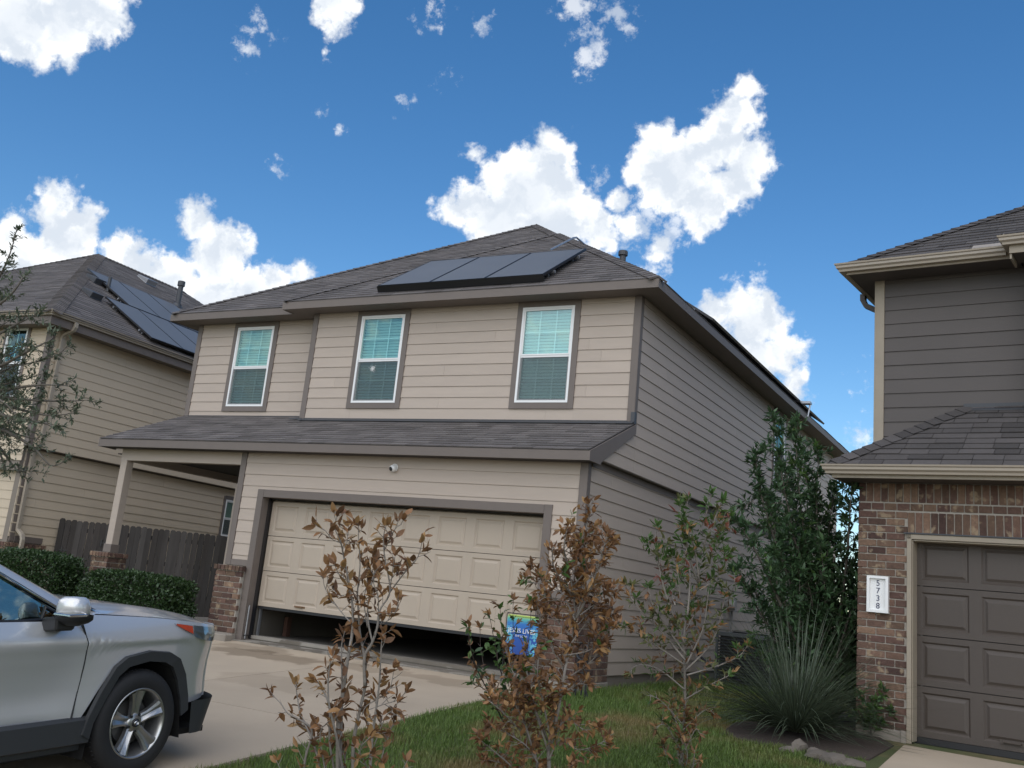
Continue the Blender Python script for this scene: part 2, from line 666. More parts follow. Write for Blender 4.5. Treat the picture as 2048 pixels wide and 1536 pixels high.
m_tan = mat('tan_siding', (0.520, 0.430, 0.320), 0.62, var=0.03, namt=0.07, nscale=2.0, bump=0.12, bscale=60)
m_tangutter = mat('tan_gutter', (0.345, 0.295, 0.235), 0.35, namt=0.06)
m_dark = mat('dark_siding', (0.082, 0.070, 0.064), 0.6, var=0.05, namt=0.10, nscale=2.5, bump=0.12, bscale=60)
m_tantrim = mat('tan_trim', (0.300, 0.255, 0.195), 0.6, namt=0.12, nscale=7)
m_dkdoor = mat('dark_garage_door', (0.066, 0.052, 0.043), 0.5, var=0.03, namt=0.12, nscale=3, bump=0.25, bscale=40, stretch=(8, 8, 60))


def stain_mat(base, spots, dark=0.45):
    """broad irregular stains at fixed places on a floor material"""
    t = base.node_tree
    b = t.nodes['Principled BSDF']
    cur = b.inputs['Base Color'].links[0].from_socket
    geo = t.nodes.new('ShaderNodeNewGeometry')
    nz = t.nodes.new('ShaderNodeTexNoise'); nz.inputs['Scale'].default_value = 2.2; nz.inputs['Detail'].default_value = 7
    t.links.new(geo.outputs['Position'], nz.inputs['Vector'])
    sub = t.nodes.new('ShaderNodeVectorMath'); sub.operation = 'SUBTRACT'; sub.inputs[1].default_value = (.5, .5, .5)
    t.links.new(nz.outputs['Color'], sub.inputs[0])
    sc = t.nodes.new('ShaderNodeVectorMath'); sc.operation = 'MULTIPLY_ADD'; sc.inputs[1].default_value = (1.2, 1.2, 0)
    t.links.new(sub.outputs[0], sc.inputs[0]); t.links.new(geo.outputs['Position'], sc.inputs[2])
    for x, y, rx, ry, amt in spots:
        mp = t.nodes.new('ShaderNodeVectorMath'); mp.operation = 'SUBTRACT'; mp.inputs[1].default_value = (x, y, 0)
        t.links.new(sc.outputs[0], mp.inputs[0])
        dv = t.nodes.new('ShaderNodeVectorMath'); dv.operation = 'MULTIPLY'; dv.inputs[1].default_value = (1 / rx, 1 / ry, 0)
        t.links.new(mp.outputs[0], dv.inputs[0])
        ln = t.nodes.new('ShaderNodeVectorMath'); ln.operation = 'LENGTH'
        t.links.new(dv.outputs[0], ln.inputs[0])
        mr = t.nodes.new('ShaderNodeMapRange'); mr.interpolation_type = 'SMOOTHSTEP'
        mr.inputs[1].default_value = 0.72; mr.inputs[2].default_value = 1.05; mr.inputs[3].default_value = amt; mr.inputs[4].default_value = 0
        t.links.new(ln.outputs['Value'], mr.inputs[0])
        mx = t.nodes.new('ShaderNodeMix'); mx.data_type = 'RGBA'; mx.blend_type = 'MULTIPLY'
        t.links.new(mr.outputs[0], mx.inputs[0]); t.links.new(cur, mx.inputs[6])
        mx.inputs[7].default_value = (dark * 1.05, dark * 0.97, dark * 0.86, 1)
        cur = mx.outputs[2]
    t.links.new(cur, b.inputs['Base Color'])


stain_mat(m_concrete, [(1.35, -0.95, 1.15, 0.42, 0.75), (0.7, -0.55, 0.8, 0.3, 0.5), (3.6, -0.75, 1.4, 0.3, 0.45), (3.2, -2.7, 1.2, 0.5, 0.25), (0.4, -5.4, 1.0, 0.8, 0.25)])
stain_mat(m_apron, [(1.0, 0.05, 0.9, 0.2, 0.8), (3.2, 0.1, 1.3, 0.25, 0.7), (4.5, -0.1, 0.5, 0.2, 0.6)], 0.4)

# ------------------------------------------------------------------ ground
m_soil = mat('lawn_ground', (0.060, 0.075, 0.022), 0.95, namt=0.4, nscale=1.2, bump=1.0, bscale=60, col2=None)
_t = m_soil.node_tree
_b = _t.nodes['Principled BSDF']
_src = _b.inputs['Base Color'].links[0].from_socket
_n = _t.nodes.new('ShaderNodeTexNoise'); _n.inputs['Scale'].default_value = 0.8; _n.inputs['Detail'].default_value = 5
_g = _t.nodes.new('ShaderNodeNewGeometry'); _t.links.new(_g.outputs['Position'], _n.inputs['Vector'])
_mr = _t.nodes.new('ShaderNodeMapRange'); _mr.inputs[1].default_value = 0.48; _mr.inputs[2].default_value = 0.62
_t.links.new(_n.outputs['Fac'], _mr.inputs[0])
_mx = _t.nodes.new('ShaderNodeMix'); _mx.data_type = 'RGBA'
_t.links.new(_mr.outputs[0], _mx.inputs[0]); _t.links.new(_src, _mx.inputs[6]); _mx.inputs[7].default_value = (0.17, 0.125, 0.062, 1)
_t.links.new(_mx.outputs[2], _b.inputs['Base Color'])
mb = MB()
ys = [-600, -60, -15.0] + [-15 + i for i in range(1, 16)] + [20, 80, 700]
xs = [-700, -60, -20, -10, -5, 0, 5, 10, 15, 20, 60, 700]
mb.grid([[(x, y, zg(y)) for x in xs] for y in ys], flip=False)
ground = mb.build('ground', m_soil)
tag(ground, 'lawn ground between and around the houses', None, None, 'structure')

m_asphalt = mat('asphalt', (0.05, 0.05, 0.052), 0.9, namt=0.25, nscale=3, bump=0.5, bscale=120)
mb = MB(); mb.box(-120, 120, -26, -17.2, -1.16, -1.10 + 0.12)
tag(mb.build('street', m_asphalt), 'asphalt street in front of the houses', None, None, 'structure')
mb = MB(); mb.box(-120, 120, -17.2, -16.9, -1.2, -0.88)
tag(mb.build('kerb', m_apron), 'concrete kerb of the street', None, None, 'structure')

drive = empty('driveway', (0, 0, 0), 0, 'stained concrete driveway sloping up to the half-open garage door')
drive['kind'] = 'structure'
TH = 0.10


def slab_piece(name, pts, m, parent, top=0.02, inset=0.006):
    cx = sum(p[0] for p in pts) / len(pts); cy_ = sum(p[1] for p in pts) / len(pts)
    q = []
    for x, y in pts:
        d = Vector((cx - x, cy_ - y)); d.normalize()
        q.append((x + d.x * inset * 1.4, y + d.y * inset * 1.4))
    mb = MB()
    mb.prism([(x, y, zg(y) + top) for x, y in q], (0, 0, -TH))
    o = mb.build(name, m, parent, bevel=0.0)
    return o


def xr(y):
    """right edge of the driveway"""
    return 5.08 + 0.06 * max(0, -1.5 - y)


for (x0, x1, ya, yb) in ((-0.35, 2.45, -4.15, -0.12), (2.45, None, -4.15, -0.12), (-0.5, 2.45, -8.3, -4.15), (2.45, None, -8.3, -4.15), (-0.7, 2.45, -12.4, -8.3), (2.45, None, -12.4, -8.3), (-1.0, 2.45, -16.8, -12.4), (2.45, None, -16.8, -12.4)):
    if x1 is None:
        pts = [(x0, ya), (xr(ya), ya), (xr(yb), yb), (x0, yb)]
    else:
        pts = [(x0, ya), (x1, ya), (x1, yb), (x0, yb)]
    slab_piece('slab', pts, m_concrete, drive)
mb = MB()
mb.add([(-0.12, -0.11, -0.078), (5.0, -0.11, -0.078), (5.0, 0.17, -0.062), (-0.12, 0.17, -0.062)] , [(0, 1, 2, 3)])
mb.prism([(-0.12, -0.108, -0.2), (5.0, -0.108, -0.2), (5.0, 0.17, -0.2), (-0.12, 0.17, -0.2)], (0, 0, 0.125))
mb.build('apron', m_apron, drive)
drive2 = empty('driveway', (0, 0, 0), 0, 'pale concrete driveway of the dark house at the right')
drive2['kind'] = 'structure'
for pts in ([(9.30, -4.0), (12.2, -4.4), (12.2, -0.62), (9.36, -0.22)], [(12.2, -4.4), (15.2, -4.8), (15.2, -1.0), (12.2, -0.62)], [(9.1, -9), (12.2, -9.4), (12.2, -4.4), (9.30, -4.0)], [(8.9, -16.8), (12.2, -16.8), (12.2, -9.4), (9.1, -9)], [(12.2, -16.8), (15.6, -16.8), (15.4, -9.8), (15.2, -4.8), (12.2, -4.4)]):
    slab_piece('slab', pts, m_concrete, drive2, top=0.015)

_t = mat_brick.node_tree; _b = _t.nodes['Principled BSDF']; _src = _b.inputs['Base Color'].links[0].from_socket
_n = _t.nodes.new('ShaderNodeTexNoise'); _n.inputs['Scale'].default_value = 9.0; _n.inputs['Detail'].default_value = 6
_g = _t.nodes.new('ShaderNodeNewGeometry'); _t.links.new(_g.outputs['Position'], _n.inputs['Vector'])
_mr = _t.nodes.new('ShaderNodeMapRange'); _mr.inputs[1].default_value = 0.58; _mr.inputs[2].default_value = 0.66; _mr.inputs[4].default_value = 0.7
_t.links.new(_n.outputs['Fac'], _mr.inputs[0])
_mx = _t.nodes.new('ShaderNodeMix'); _mx.data_type = 'RGBA'
_t.links.new(_mr.outputs[0], _mx.inputs[0]); _t.links.new(_src, _mx.inputs[6]); _mx.inputs[7].default_value = (0.34, 0.26, 0.17, 1)
_t.links.new(_mx.outputs[2], _b.inputs['Base Color'])


# ------------------------------------------------------------------ builders shared by the houses
def roof_plane(parent, pts, a, b, m_sh=None, mode='stuff', E=0.143, tab=0.305, keep=None, seed=3, shingled=True, thick=0.010):
    """pts: planar outline; a->b the eave, left to right seen from outside"""
    a, b = Vector(a), Vector(b)
    U = (b - a).normalized()
    P = [Vector(p) for p in pts]
    n = Vector((0, 0, 0))
    for i in range(len(P)):
        n += (P[i] - P[0]).cross(P[(i + 1) % len(P)] - P[0])
    n.normalize()
    if n.z < 0:
        n = -n
    V = n.cross(U)
    fr = Frame(a, U, V)
    mb = MB()
    mb.prism([p - n * 0.005 for p in P], (0, 0, -0.035))
    deck = mb.build('roof', m_deck, parent)
    if shingled:
        conv = [fr.uv(p) for p in P]
        low = min(v for u, v in conv)
        conv = [(u, v - (0.03 if v < low + 0.01 else 0)) for u, v in conv]
        shingles(deck, fr, conv, E, m_sh or m_shingle, tab, mode, 'shingle', keep, seed=seed, thick=thick)
    return deck, fr


def hip_cap(parent, a, b, m, w=0.15, n=None, na=(0, -0.6, 1), nb=(0.6, 0, 1)):
    """overlapping cap shingles along a hip"""
    a, b = Vector(a), Vector(b)
    d = (b - a).normalized()
    L = (b - a).length
    na, nb = Vector(na).normalized(), Vector(nb).normalized()
    sa = d.cross(na).normalized() * w
    sb = d.cross(nb).normalized() * w
    if sa.dot(na - nb) < 0 and sa.dot(sb) > 0:
        pass
    up = (na + nb).normalized()
    # side vectors must point away from each other, down their own planes
    if sa.dot(nb) > sa.dot(na) * 0 + 0 and sa.dot(nb) > 0:
        sa = -sa
    if sb.dot(na) > 0:
        sb = -sb
    mb = MB()
    t = 0
    while t < L - 0.02:
        e = min(t + 0.15, L)
        h0, h1 = 0.028 + random.uniform(0, .005), 0.016
        p0, p1 = a + d * (t - 0.01), a + d * e
        vs = []
        for p, h in ((p0, h0), (p1, h1)):
            vs += [p + sa + na * h, p + up * (h + 0.004), p + sb + nb * h]
        vs += [p0 + sa, p0, p0 + sb]
        mb.add(vs, [(0, 1, 4, 3), (1, 2, 5, 4), (6, 7, 1, 0), (7, 8, 2, 1)])
        t += 0.142
    o = mb.build('ridge_cap', m, parent)
    return o


def box_between(mb, p0, p1, z0, z1, th, out):
    """board along p0-p1 (2D), from z0 to z1, thickness th towards out (2D)"""
    o = Vector((out[0], out[1], 0)).normalized() * th
    q = [Vector((p0[0], p0[1], z0)), Vector((p1[0], p1[1], z0)), Vector((p1[0], p1[1], z1)), Vector((p0[0], p0[1], z1))]
    mb.prism(q, o)


def window(parent, fr, u, v, w, h, m_tr, trim=0.09, screen=True, grid=(3, 2), room=0.5, crack=False, blinds=True, lower_open=False):
    """double-hung window: trim boards, white frame, two sashes, panes, muntins, blind. u, v = lower left of the white frame"""
    mb = MB()
    t = trim

    def b(mb, u0, u1, v0, v1, w0, w1):
        slab(mb, fr, [(u0, v0), (u1, v0), (u1, v1), (u0, v1)], w0, lambda a, c: w1)
    b(mb, u - t, u, v - t, v + h + t, -0.02, 0.030)
    b(mb, u + w, u + w + t, v - t, v + h + t, -0.02, 0.030)
    b(mb, u, u + w, v + h, v + h + t * 1.25, -0.02, 0.032)
    b(mb, u, u + w, v - t, v, -0.02, 0.032)
    win = mb.build('window', m_tr, parent)
    f = MB()
    e = 0.034
    for (a, c, d, g) in ((u, u + e, v, v + h), (u + w - e, u + w, v, v + h), (u + e, u + w - e, v, v + e), (u + e, u + w - e, v + h - e, v + h)):
        b(f, a, c, d, g, -0.06, 0.036)
    f.build('frame', m_white, win)
    mid = v + h * 0.49
    for k, (va, vb, ww) in enumerate(((v + e, mid, 0.006), (mid, v + h - e, 0.018))):
        s = MB()
        q = 0.022
        for (a, c, d, g) in ((u + e, u + e + q, va, vb), (u + w - e - q, u + w - e, va, vb), (u + e + q, u + w - e - q, va, va + q), (u + e + q, u + w - e - q, vb - q * (1.6 if k == 0 else 1), vb)):
            b(s, a, c, d, g, ww - 0.03, ww + (0.012 if k == 0 else 0.008))
        s.build('sash', m_white, win)
        p = MB()
        b(p, u + e + q * .5, u + w - e - q * .5, va + q * .5, vb - q * .5, ww - 0.014, ww - 0.010)
        p.build('pane', m_glass, win)
        mt = MB()
        for i in range(1, grid[0]):
            x = u + e + (w - 2 * e) * i / grid[0]
            b(mt, x - 0.008, x + 0.008, va + q, vb - q, ww - 0.024, ww - 0.018)
        for i in range(1, grid[1]):
            y = va + (vb - va) * i / grid[1]
            b(mt, u + e, u + w - e, y - 0.008, y + 0.008, ww - 0.0235, ww - 0.0185)
        mt.build('muntin', m_white, win)
        if k == 0 and screen:
            sc = MB()
            b(sc, u + e, u + w - e, va, vb - 0.03, 0.0205, 0.0215)
            sc.build('insect_screen', m_scr, win)
    if blinds:
        bl = MB()
        nv = int(h / 0.052)
        for i in range(nv):
            z = v + e + (h - 2 * e) * (i + 0.5) / nv
            bl.prism([fr.p(u + e, z - 0.019, -0.080), fr.p(u + w - e, z - 0.019, -0.080), fr.p(u + w - e, z + 0.019, -0.062), fr.p(u + e, z + 0.019, -0.062)], fr.N * 0.003)
        bl.build('blind', m_blind, win)
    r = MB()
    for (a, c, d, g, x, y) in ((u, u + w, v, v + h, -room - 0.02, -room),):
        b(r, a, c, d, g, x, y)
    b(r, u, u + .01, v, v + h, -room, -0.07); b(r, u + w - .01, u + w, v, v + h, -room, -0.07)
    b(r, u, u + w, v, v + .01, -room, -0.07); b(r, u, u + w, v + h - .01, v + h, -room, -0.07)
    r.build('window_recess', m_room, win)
    if crack:
        c = MB()
        rnd = random.Random(4)
        cx, cyy = u + w * 0.40, mid - 0.16
        for i in range(13):
            a = i * 2 * PI / 13 + rnd.uniform(-.15, .15)
            L = rnd.uniform(0.04, 0.12)
            pts = [fr.p(cx + math.cos(a) * r_ * L + rnd.uniform(-.006, .006), cyy + math.sin(a) * r_ * L + rnd.uniform(-.006, .006), 0.024) for r_ in (0.1, 0.4, 0.7, 1.0)]
            c.tube(pts, [0.004, 0.003, 0.002, 0.001], 4)
        for rr in (0.02, 0.038):
            c.tube([fr.p(cx + math.cos(a) * rr, cyy + math.sin(a) * rr * 1.1, 0.024) for a in [i * PI / 6 for i in range(9)]], 0.003, 4)
        c.build('glass_crack', m_white, win)
    return win


m_scr = bpy.data.materials.new('insect_screen')
m_scr.use_nodes = True
_t = m_scr.node_tree; _t.nodes.clear()
_o = _t.nodes.new('ShaderNodeOutputMaterial'); _m = _t.nodes.new('ShaderNodeMixShader'); _m.inputs[0].default_value = 0.32
_a = _t.nodes.new('ShaderNodeBsdfTransparent'); _d = _t.nodes.new('ShaderNodeBsdfDiffuse'); _d.inputs[0].default_value = (0.12, 0.13, 0.135, 1)
_t.links.new(_a.outputs[0], _m.inputs[1]); _t.links.new(_d.outputs[0], _m.inputs[2]); _t.links.new(_m.outputs[0], _o.inputs[0])


def door_section(parent, fr, u0, u1, v0, v1, npan, m, name='panel', mw=0.075, mh=0.062):
    """one section of an overhead door with raised panels"""
    mb = MB()
    W = (u1 - u0) / npan
    V0, V1 = v0 + 0.004, v1 - 0.004

    def ring(a, b):
        fs = []
        for i in range(4):
            fs.append((a + i, a + (i + 1) % 4, b + (i + 1) % 4, b + i))
        return fs
    for k in range(npan):
        a, b = u0 + k * W, u0 + (k + 1) * W
        rs = []
        for (du, dv, dw) in ((0, 0, 0), (mw, mh, 0), (mw + 0.018, mh + 0.018, -0.016), (mw + 0.034, mh + 0.034, -0.014), (mw + 0.060, mh + 0.060, -0.002)):
            rs += [fr.p(a + du, V0 + dv, dw), fr.p(b - du, V0 + dv, dw), fr.p(b - du, V1 - dv, dw), fr.p(a + du, V1 - dv, dw)]
        fs = []
        for r in range(4):
            fs += ring(r * 4, r * 4 + 4)
        fs.append((16, 17, 18, 19))
        mb.add(rs, fs)
    # edges and back
    c = [fr.p(u0, V0, 0), fr.p(u1, V0, 0), fr.p(u1, V1, 0), fr.p(u0, V1, 0)]
    d = [p - fr.N * 0.04 for p in c]
    mb.add(c + d, [(0, 4, 5, 1), (1, 5, 6, 2), (2, 6, 7, 3), (3, 7, 4, 0), (4, 7, 6, 5)])
    return mb.build(name, m, parent, fix=False)


# ================================================================== the taupe house
house = empty('house', (2.0, 0, -0.1), 0, 'taupe two-storey house with three front windows and a half-open garage door', 'house')
house.matrix_world = Matrix.Translation((2.0, 0, -0.1))


class Off:
    pass


HROOT = house
house_in = house
# parts are modelled in world metres: bring them under the house without moving them


def H(o):
    o.parent = house
    o.matrix_parent_inverse = Matrix.Translation((-2.0, 0, 0.1))
    return o


SE = 0.18
GX0, GX1 = -0.56, 5.457
OW, OH, TR = 4.88, 2.083, 0.119
FR_G = Frame((0, 0, 0), (1, 0, 0), (0, 0, 1))
# ---- garage front wall
mb = MB()
mb.box(GX0, -0.004, 0.004, 0.16, -0.1, 2.86); mb.box(OW + 0.004, GX1 - 0.004, 0.004, 0.16, -0.1, 2.86); mb.box(-0.004, OW + 0.004, 0.004, 0.16, OH + 0.002, 2.86)
w_g = H(mb.build('wall', m_wallback))
siding(w_g, FR_G, [(GX0 + 0.105, 1.105), (GX1 - 0.105, 1.105), (GX1 - 0.105, 2.82), (GX0 + 0.105, 2.82)], 1.173 - SE, SE, m_taupe, holes=[(-TR, 0, OW + TR, OH + TR)], length=99, seed=11)
mb = MB()
for x0, x1 in ((GX0 - 0.012, GX0 + 0.10), (GX1 - 0.10, GX1 + 0.012)):
    mb.box(x0, x1, -0.026, 0.0, 1.012, 2.81)
mb.box(GX1 - 0.002, GX1 + 0.014, -0.022, 0.085, 1.012, 2.81)
mb.box(GX0 - 0.014, GX0 + 0.002, -0.022, 0.085, 1.012, 2.81)
H(mb.build('corner_board', m_trim, bevel=0.003))
mb = MB()
mb.box(GX0 + 0.102, -TR - 0.002, -0.022, 0.0, 1.012, 1.103); mb.box(OW + TR + 0.002, GX1 - 0.102, -0.022, 0.0, 1.012, 1.103)
H(mb.build('water_table', m_trim, bevel=0.003))
mb = MB()
mb.box(-TR, 0.0, -0.030, 0.0, -0.075, OH + TR); mb.box(OW, OW + TR, -0.030, 0.0, -0.075, OH + TR); mb.box(0.002, OW - 0.002, -0.028, 0.0, OH, OH + TR - 0.002)
mb.box(-0.03, 0.0, 0.002, 0.20, -0.05, OH); mb.box(OW, OW + 0.03, 0.002, 0.20, -0.05, OH); mb.box(0.002, OW - 0.002, 0.002, 0.20, OH, OH + 0.03)
H(mb.build('door_surround', m_trim, bevel=0.003))
mb = MB()
mb.box(0.002, 0.012, 0.12, 0.19, -0.05, OH - 0.01); mb.box(OW - 0.012, OW - 0.002, 0.12, 0.19, -0.05, OH - 0.01); mb.box(0.014, OW - 0.014, 0.12, 0.19, OH - 0.014, OH - 0.003)
H(mb.build('weather_strip', m_black))
# ---- garage door, lifted by 0.44 m
gd = MB(); gd.box(0.02, 0.05, 0.26, 0.30, 0.0, 2.05)
gd.box(OW - 0.05, OW - 0.02, 0.26, 0.30, 0.0, 2.05)
gdoor = H(gd.build('garage_door', m_metal))
FR_D = Frame((0, 0.205, 0), (1, 0, 0), (0, 0, 1))
for i in range(3):
    door_section(gdoor, FR_D, 0.02, OW - 0.02, 0.443 + i * 0.5335, 0.443 + (i + 1) * 0.5335, 8, m_door)
FR_T = Frame((0, 0.215, 2.044), (1, 0, 0), (0, 0.80, 0.42))
door_section(gdoor, FR_T, 0.02, OW - 0.02, 0.0, 0.533, 8, m_door)
mb = MB(); mb.box(0.03, OW - 0.03, 0.212, 0.238, 0.405, 0.4445)
mb.build('bottom_seal', m_black, gdoor)
mb = MB()
mb.tube([(0.78, 0.20, 0.50), (0.78, 0.172, 0.497), (0.90, 0.172, 0.497), (0.90, 0.20, 0.50)], 0.010, 6)
mb.box(0.74, 0.94, 0.198, 0.2045, 0.485, 0.512)
mb.build('handle', mat('rusty_handle', (0.16, 0.09, 0.045), 0.8, namt=0.4, nscale=60), gdoor)
mb = MB(); mb.tube([(0.016, 0.03, -0.05), (0.016, 0.03, 0.44)], 0.012, 8)
H(mb.build('conduit', m_metal))
# ---- garage inside
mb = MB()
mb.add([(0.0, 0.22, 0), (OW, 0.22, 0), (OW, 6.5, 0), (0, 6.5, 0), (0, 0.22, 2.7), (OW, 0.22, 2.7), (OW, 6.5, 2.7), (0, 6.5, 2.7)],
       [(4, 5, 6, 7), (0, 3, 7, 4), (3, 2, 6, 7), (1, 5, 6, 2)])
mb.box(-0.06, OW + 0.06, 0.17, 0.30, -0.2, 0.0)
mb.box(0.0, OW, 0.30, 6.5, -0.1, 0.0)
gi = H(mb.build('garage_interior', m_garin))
mb = MB(); mb.box(-0.02, OW + 0.02, 0.168, 0.34, -0.05, 0.004)
H(mb.build('sill', m_apron, bevel=0.008))
mb = MB()
mb.box(0.05, 0.12, 0.85, 0.95, 0.0, 0.30)
mb.build('stored_box', mat('stored_box', (0.10, 0.05, 0.035), 0.9, var=0.3), gi)
# ---- lower side wall
FR_S1 = Frame((GX1, 0, 0), (0, 1, 0), (0, 0, 1))
mb = MB(); mb.box(GX1 - 0.14, GX1 - 0.006, 0.16, 16.2, -0.1, 2.90)
w_s = H(mb.build('wall', m_wallback))
siding(w_s, FR_S1, [(0.09, 0.076), (16.0, 0.076), (16.0, 2.84), (0.09, 2.84)], 0.076, 0.1765, m_taupe, holes=[(-1, -1, 1.02, 1.02)], seed=12)
mb = MB(); mb.box(GX1 - 0.1, GX1 - 0.012, 0.0, 16.2, -0.35, 0.072)
H(mb.build('foundation', m_found))
mb = MB(); mb.box(GX1 + 0.0, GX1 + 0.024, 0.09, 16.0, 2.74, 2.83)
H(mb.build('frieze_board', m_trim))
# ---- upper storey: front right, front left, right side
X2, Y2, Z2, XST, Y3, XL = 5.549, 1.251, 3.579, -0.569, 1.546, -3.644
ZS, ZE = 5.455, 5.597                       # soffit, top of the eave
FR_U = Frame((0, Y2, 0), (1, 0, 0), (0, 0, 1))
FR_V = Frame((0, Y3, 0), (1, 0, 0), (0, 0, 1))
FR_S2 = Frame((X2, 0, 0), (0, 1, 0), (0, 0, 1))
WW, WH, WZ, WT_ = 0.893, 1.513, 3.847, 0.094
EU = 0.1796
wx = [-2.618, 0.488, 3.599]
pad = WT_ - 0.004
mb = MB(); mb.box(XST, X2 - 0.004, Y2 + 0.55, Y2 + 0.6, 2.9, ZS); mb.box(XST, wx[1], Y2 + .004, Y2 + .12, 3.2, ZS); mb.box(wx[1] + WW, wx[2], Y2 + .004, Y2 + .12, 3.2, ZS); mb.box(wx[2] + WW, X2 - .004, Y2 + .004, Y2 + .12, 3.2, ZS)
for x in wx[1:]:
    mb.box(x, x + WW, Y2 + .004, Y2 + .12, 3.2, WZ); mb.box(x, x + WW, Y2 + .004, Y2 + .12, WZ + WH, ZS)
w_u = H(mb.build('wall', m_wallback))
holes = [(x - pad, WZ - pad, x + WW + pad, WZ + WH + pad) for x in wx]
siding(w_u, FR_U, [(XST + 0.1, Z2), (X2 - 0.1, Z2), (X2 - 0.1, ZS), (XST + 0.1, ZS)], Z2, EU, m_taupe, holes=holes, seed=13)
mb = MB(); mb.box(XL, XST, Y3 + 0.55, Y3 + 0.6, 2.9, ZS); mb.box(XL + .004, wx[0], Y3 + .004, Y3 + .12, 3.2, ZS); mb.box(wx[0] + WW, XST, Y3 + .004, Y3 + .12, 3.2, ZS); mb.box(wx[0], wx[0] + WW, Y3 + .004, Y3 + .12, 3.2, WZ); mb.box(wx[0], wx[0] + WW, Y3 + .004, Y3 + .12, WZ + WH, ZS)
mb.box(XST, XST + 0.05, Y2 + 0.0, Y3, 3.2, ZS)
w_v = H(mb.build('wall', m_wallback))
siding(w_v, FR_V, [(XL + 0.1, Z2 + 0.03), (XST, Z2 + 0.03), (XST, ZS), (XL + 0.1, ZS)], Z2, EU, m_taupe, holes=holes, seed=14)
mb = MB(); mb.box(X2 - 0.14, X2 - 0.004, Y2 + 0.1, 16.4, 2.85, ZS); mb.box(GX1 - 0.12, X2 - 0.004, 0.08, Y2 + 0.1, 2.85, 3.05)
w_r = H(mb.build('wall', m_wallback))
SWY, SWZ = 9.30, 3.84
siding(w_r, FR_S2, [(0.05, 2.845), (Y2 + 0.085, 2.845), (Y2 + 0.085, 3.47), (0.05, 2.93)], 2.845, 0.1796, m_taupe, length=99, seed=16)
siding(w_r, FR_S2, [(Y2 + 0.087, 2.845), (16.3, 2.845), (16.3, ZS), (Y2 + 0.087, ZS)], 2.845, 0.1796, m_taupe,
       holes=[(SWY - pad, SWZ - pad, SWY + 0.9 + pad, SWZ + 1.5 + pad)], seed=15)
mb = MB()
mb.box(XST - 0.012, XST + 0.098, Y2 - 0.026, Y2, Z2 - 0.03, ZS); mb.box(XST - 0.014, XST + 0.002, Y2 - 0.022, Y3, Z2 - 0.03, ZS)
mb.box(X2 - 0.098, X2 + 0.012, Y2 - 0.026, Y2, Z2 - 0.03, ZS); mb.box(X2 - 0.002, X2 + 0.016, Y2 - 0.022, Y2 + 0.085, Z2 - 0.2, ZS)
mb.box(XL - 0.012, XL + 0.098, Y3 - 0.026, Y3, Z2 + 0.02, ZS); mb.box(XL - 0.014, XL + 0.002, Y3 - 0.022, Y3 + 0.085, Z2, ZS)
H(mb.build('corner_board', m_trim, bevel=0.003))
mb = MB(); mb.box(XL, XL + 0.1, Y3, 16.4, 2.85, ZS); mb.box(XL, X2, 16.3, 16.4, -0.1, ZS); mb.box(XL, XL + 0.1, 3.2, 16.4, -0.1, 2.85)
mb.box(GX0, GX0 + 0.1, 0.16, 6.6, -0.1, 2.8); mb.box(XL, GX0, 6.5, 6.6, -0.1, 2.8); mb.box(XL, 0.6, 3.2, 3.3, -0.1, 2.8) if False else None
H(mb.build('wall', m_taupe))
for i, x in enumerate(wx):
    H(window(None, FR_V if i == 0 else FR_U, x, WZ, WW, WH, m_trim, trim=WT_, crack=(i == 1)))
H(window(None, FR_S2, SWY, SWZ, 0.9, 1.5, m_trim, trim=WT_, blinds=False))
mb = MB(); mb.box(GX1 - 0.02, X2 + 0.005, 0.09, 16.3, 2.832, 2.846)
H(mb.build('soffit', m_soffit))
# ---- upper roof
EX, EY, BXL, MX, MY = 5.924, 0.8746, -0.993, -4.042, 1.161
A = Vector((2.465, 4.463, 7.886)); B = Vector((0.940, 6.349, 8.930)); C_ = Vector((0.940, 11.9, 8.930)); V_ = Vector((2.485, 4.72, 7.880))
YB = 16.75
E1 = Vector((EX, EY, ZE)); BL = Vector((BXL, EY, ZE)); ML = Vector((MX, MY, ZE)); BI = Vector((BXL + 0.01, MY, ZE)); ER = Vector((EX, YB, ZE)); EL = Vector((MX, YB, ZE))
d1, _ = roof_plane(None, [BL, E1, A], BL, E1); H(d1)
d2, _ = roof_plane(None, [ML, BI, V_, B], ML, BI, seed=4); H(d2)
d3, _ = roof_plane(None, [BI, BL, A, V_], BI, BL, shingled=False); H(d3)
d4, _ = roof_plane(None, [E1, ER, C_, B, V_, A], E1, ER, seed=5, tab=0.45); H(d4)
d5, _ = roof_plane(None, [EL, ML, B, C_], EL, ML, shingled=False); H(d5)
d6, _ = roof_plane(None, [ER, EL, C_], ER, EL, shingled=False); H(d6)
nf, nr, nl = (0, -0.64, 1), (0.667, 0, 1), (-0.667, 0, 1)
hip_cap(d4, E1, A, m_shingle, na=nf, nb=nr); hip_cap(d4, V_, B, m_shingle, na=nf, nb=nr); hip_cap(d2, ML, B, m_shingle, na=nf, nb=nl)
hip_cap(d1, BL, A, m_shingle, w=0.10, na=nf, nb=nl); hip_cap(d4, B, C_, m_shingle, na=nr, nb=nl)
mb = MB()
box_between(mb, (BXL, EY), (EX, EY), ZS - 0.008, ZE - 0.02, 0.02, (0, -1)); box_between(mb, (EX, EY - 0.02), (EX, YB), ZS - 0.008, ZE - 0.02, 0.02, (1, 0))
box_between(mb, (MX, MY), (BXL - 0.022, MY), ZS - 0.008, ZE - 0.02, 0.02, (0, -1)); box_between(mb, (BXL, EY - 0.02), (BXL, MY), ZS - 0.008, ZE - 0.02, 0.02, (-1, 0))
box_between(mb, (MX, MY - 0.02), (MX, YB), ZS - 0.008, ZE - 0.02, 0.02, (-1, 0))
